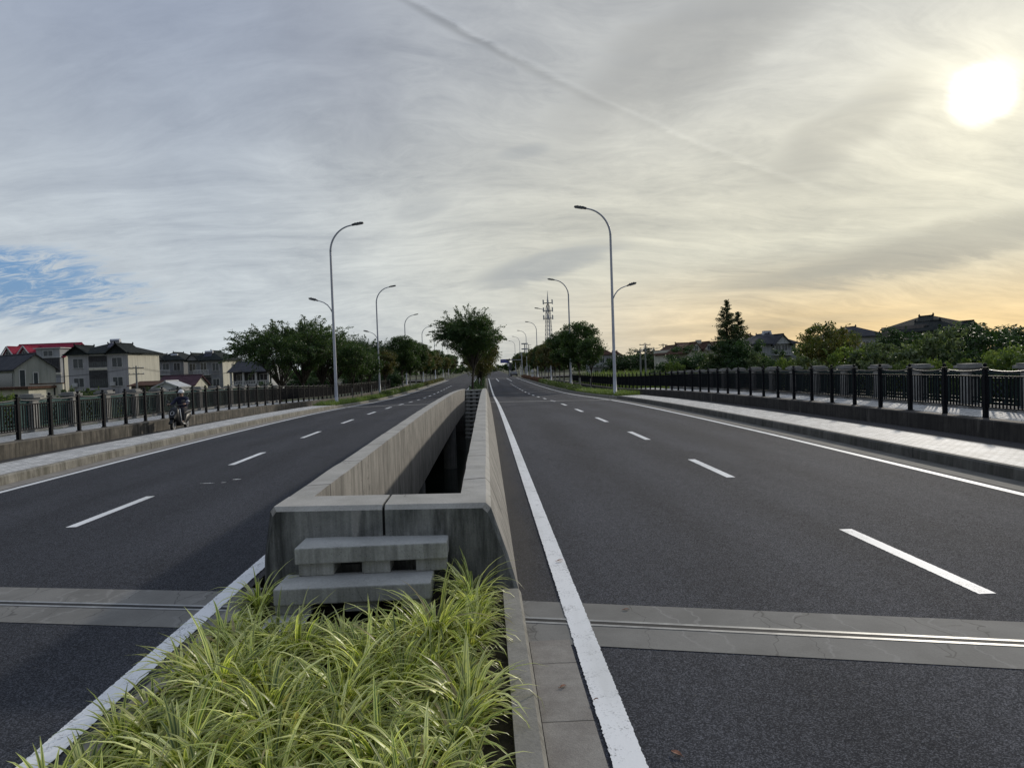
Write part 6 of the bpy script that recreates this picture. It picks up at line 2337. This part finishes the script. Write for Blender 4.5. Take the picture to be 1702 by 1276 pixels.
#           0 pelvis        1 waist          2 chest          3 neckbase      4 neck          5 head low      6 head mid     7 head top
V_ = [(0, .34, .84), (0, .33, 1.00), (0, .28, 1.20), (0, .25, 1.33), (0, .235, 1.385), (0, .215, 1.43), (0, .21, 1.50), (0, .22, 1.565)]
R_ = [(.12, .10), (.12, .10), (.145, .10), (.075, .065), .058, (.064, .07), (.078, .092), (.06, .075)]
E_ = [(0, 1), (1, 2), (2, 3), (3, 4), (4, 5), (5, 6), (6, 7)]


def chain(base, pts, rad):
    b = base
    for q_, r_ in zip(pts, rad):
        V_.append(q_); R_.append(r_)
        E_.append((b, len(V_) - 1))
        b = len(V_) - 1


for s_ in (-1, 1):
    chain(2, [(s_ * .19, .25, 1.285), (s_ * .28, .13, 1.13), (s_ * .31, -.06, 1.06), (s_ * .31, -.20, 1.075), (s_ * .31, -.275, 1.085)], [.068, .052, .043, .033, (.036, .026)])
    chain(0, [(s_ * .12, .22, .83), (s_ * .16, -.10, .80), (s_ * .17, -.13, .62), (s_ * .165, -.08, .42), (s_ * .16, -.10, .36), (s_ * .165, -.22, .345)], [.085, .07, .058, .047, .042, .034])
skin_body('body', V_, E_, R_, MAT['skin'], rider)
# clothing over the body
V_, R_, E_ = [(0, .34, .86), (0, .33, 1.00), (0, .28, 1.20), (0, .25, 1.335), (0, .243, 1.385)], [(.19, .17), (.18, .155), (.205, .155), (.11, .095), (.075, .07)], [(0, 1), (1, 2), (2, 3), (3, 4)]
for s_ in (-1, 1):
    chain(2, [(s_ * .20, .25, 1.285), (s_ * .285, .13, 1.13), (s_ * .312, -.06, 1.06), (s_ * .31, -.19, 1.075)], [.088, .072, .060, .046])
jk = skin_body('jacket', V_, E_, R_, MAT['jacket'], rider)
V_, R_, E_ = [(0, .35, .83), (0, .345, .92)], [(.185, .16), (.175, .15)], [(0, 1)]
for s_ in (-1, 1):
    chain(0, [(s_ * .12, .22, .835), (s_ * .162, -.10, .80), (s_ * .172, -.13, .62), (s_ * .167, -.08, .42), (s_ * .163, -.085, .39)], [.115, .092, .078, .066, .062])
skin_body('trousers', V_, E_, R_, MAT['trousers'], rider)
mb = MB()   # reflective band on the rider's left upper arm
mb.tube([(.268, .16, 1.158), (.286, .13, 1.125)], 0.079, 12, cap=False)
mb.build('reflective_band', MAT['white'], rider, smooth=True)
for s_ in (-1, 1):
    V_, R_, E_ = [(s_ * .163, -.085, .375), (s_ * .163, -.11, .345), (s_ * .166, -.22, .338), (s_ * .168, -.28, .335)], [(.045, .05), (.048, .04), (.045, .03), (.035, .022)], [(0, 1), (1, 2), (2, 3)]
    skin_body('shoe', V_, E_, R_, MAT['shoe'], rider)
    # hand: palm and fingers closed round the grip
    g = Vector((s_ * .31, -.305, 1.065))
    V_, R_, E_ = [Vector((s_ * .31, -.235, 1.085)), Vector((s_ * .31, -.275, 1.092))], [(.036, .020), (.040, .018)], [(0, 1)]
    for k in range(4):
        x = s_ * (.31 - .030 + .020 * k)
        chain(1, [Vector((x, -.295, 1.096)), Vector((x, -.330, 1.080)), Vector((x, -.325, 1.045)), Vector((x, -.298, 1.040))], [.010, .009, .0085, .008])
    chain(0, [Vector((s_ * .275, -.262, 1.07)), Vector((s_ * .265, -.288, 1.048)), Vector((s_ * .272, -.31, 1.045))], [.013, .011, .009])
    skin_body('hand', V_, E_, R_, MAT['skin'], rider, 1)
# face, hair and helmet
mb = MB()
mb.add([(-.014, .122, 1.485), (.014, .122, 1.485), (0, .095, 1.478), (0, .125, 1.515)], [(0, 1, 2), (0, 2, 3), (1, 3, 2)])
mb.build('nose', MAT['skin'], rider)
for s_ in (-1, 1):
    mb = MB(); mb.lathe([(0, -.012), (.012, 0), (0, .012)], 8, (s_ * .032, .127, 1.512)); mb.build('eye', MAT['hair'], rider, smooth=True)
    mb = MB(); mb.lathe([(0, -.03), (.014, 0), (0, .03)], 8, (s_ * .082, .215, 1.495)); mb.build('ear', MAT['skin'], rider, smooth=True)
mb = MB(); mb.box(-.026, .026, .128, .134, 1.449, 1.457); mb.build('mouth', MAT['hair'], rider)
mb = MB()
prof_ = [(.118 * math.cos(R(a)), .125 * math.sin(R(a))) for a in range(-8, 91, 14)]
mb.lathe(prof_, 20, (0, 0, 0))
hm = mb.build('helmet', MAT['white'], rider, smooth=True, loc=(0, .215, 1.535))
hm.rotation_euler = (R(6), 0, 0)
hm.scale = (1.0, 1.15, 1.0)
hm.modifiers.new('thick', 'SOLIDIFY').thickness = 0.014
mb = MB(); mb.box(-.09, .09, -.175, -.115, -.012, .002); mb.build('peak', MAT['dark_iron'], hm)
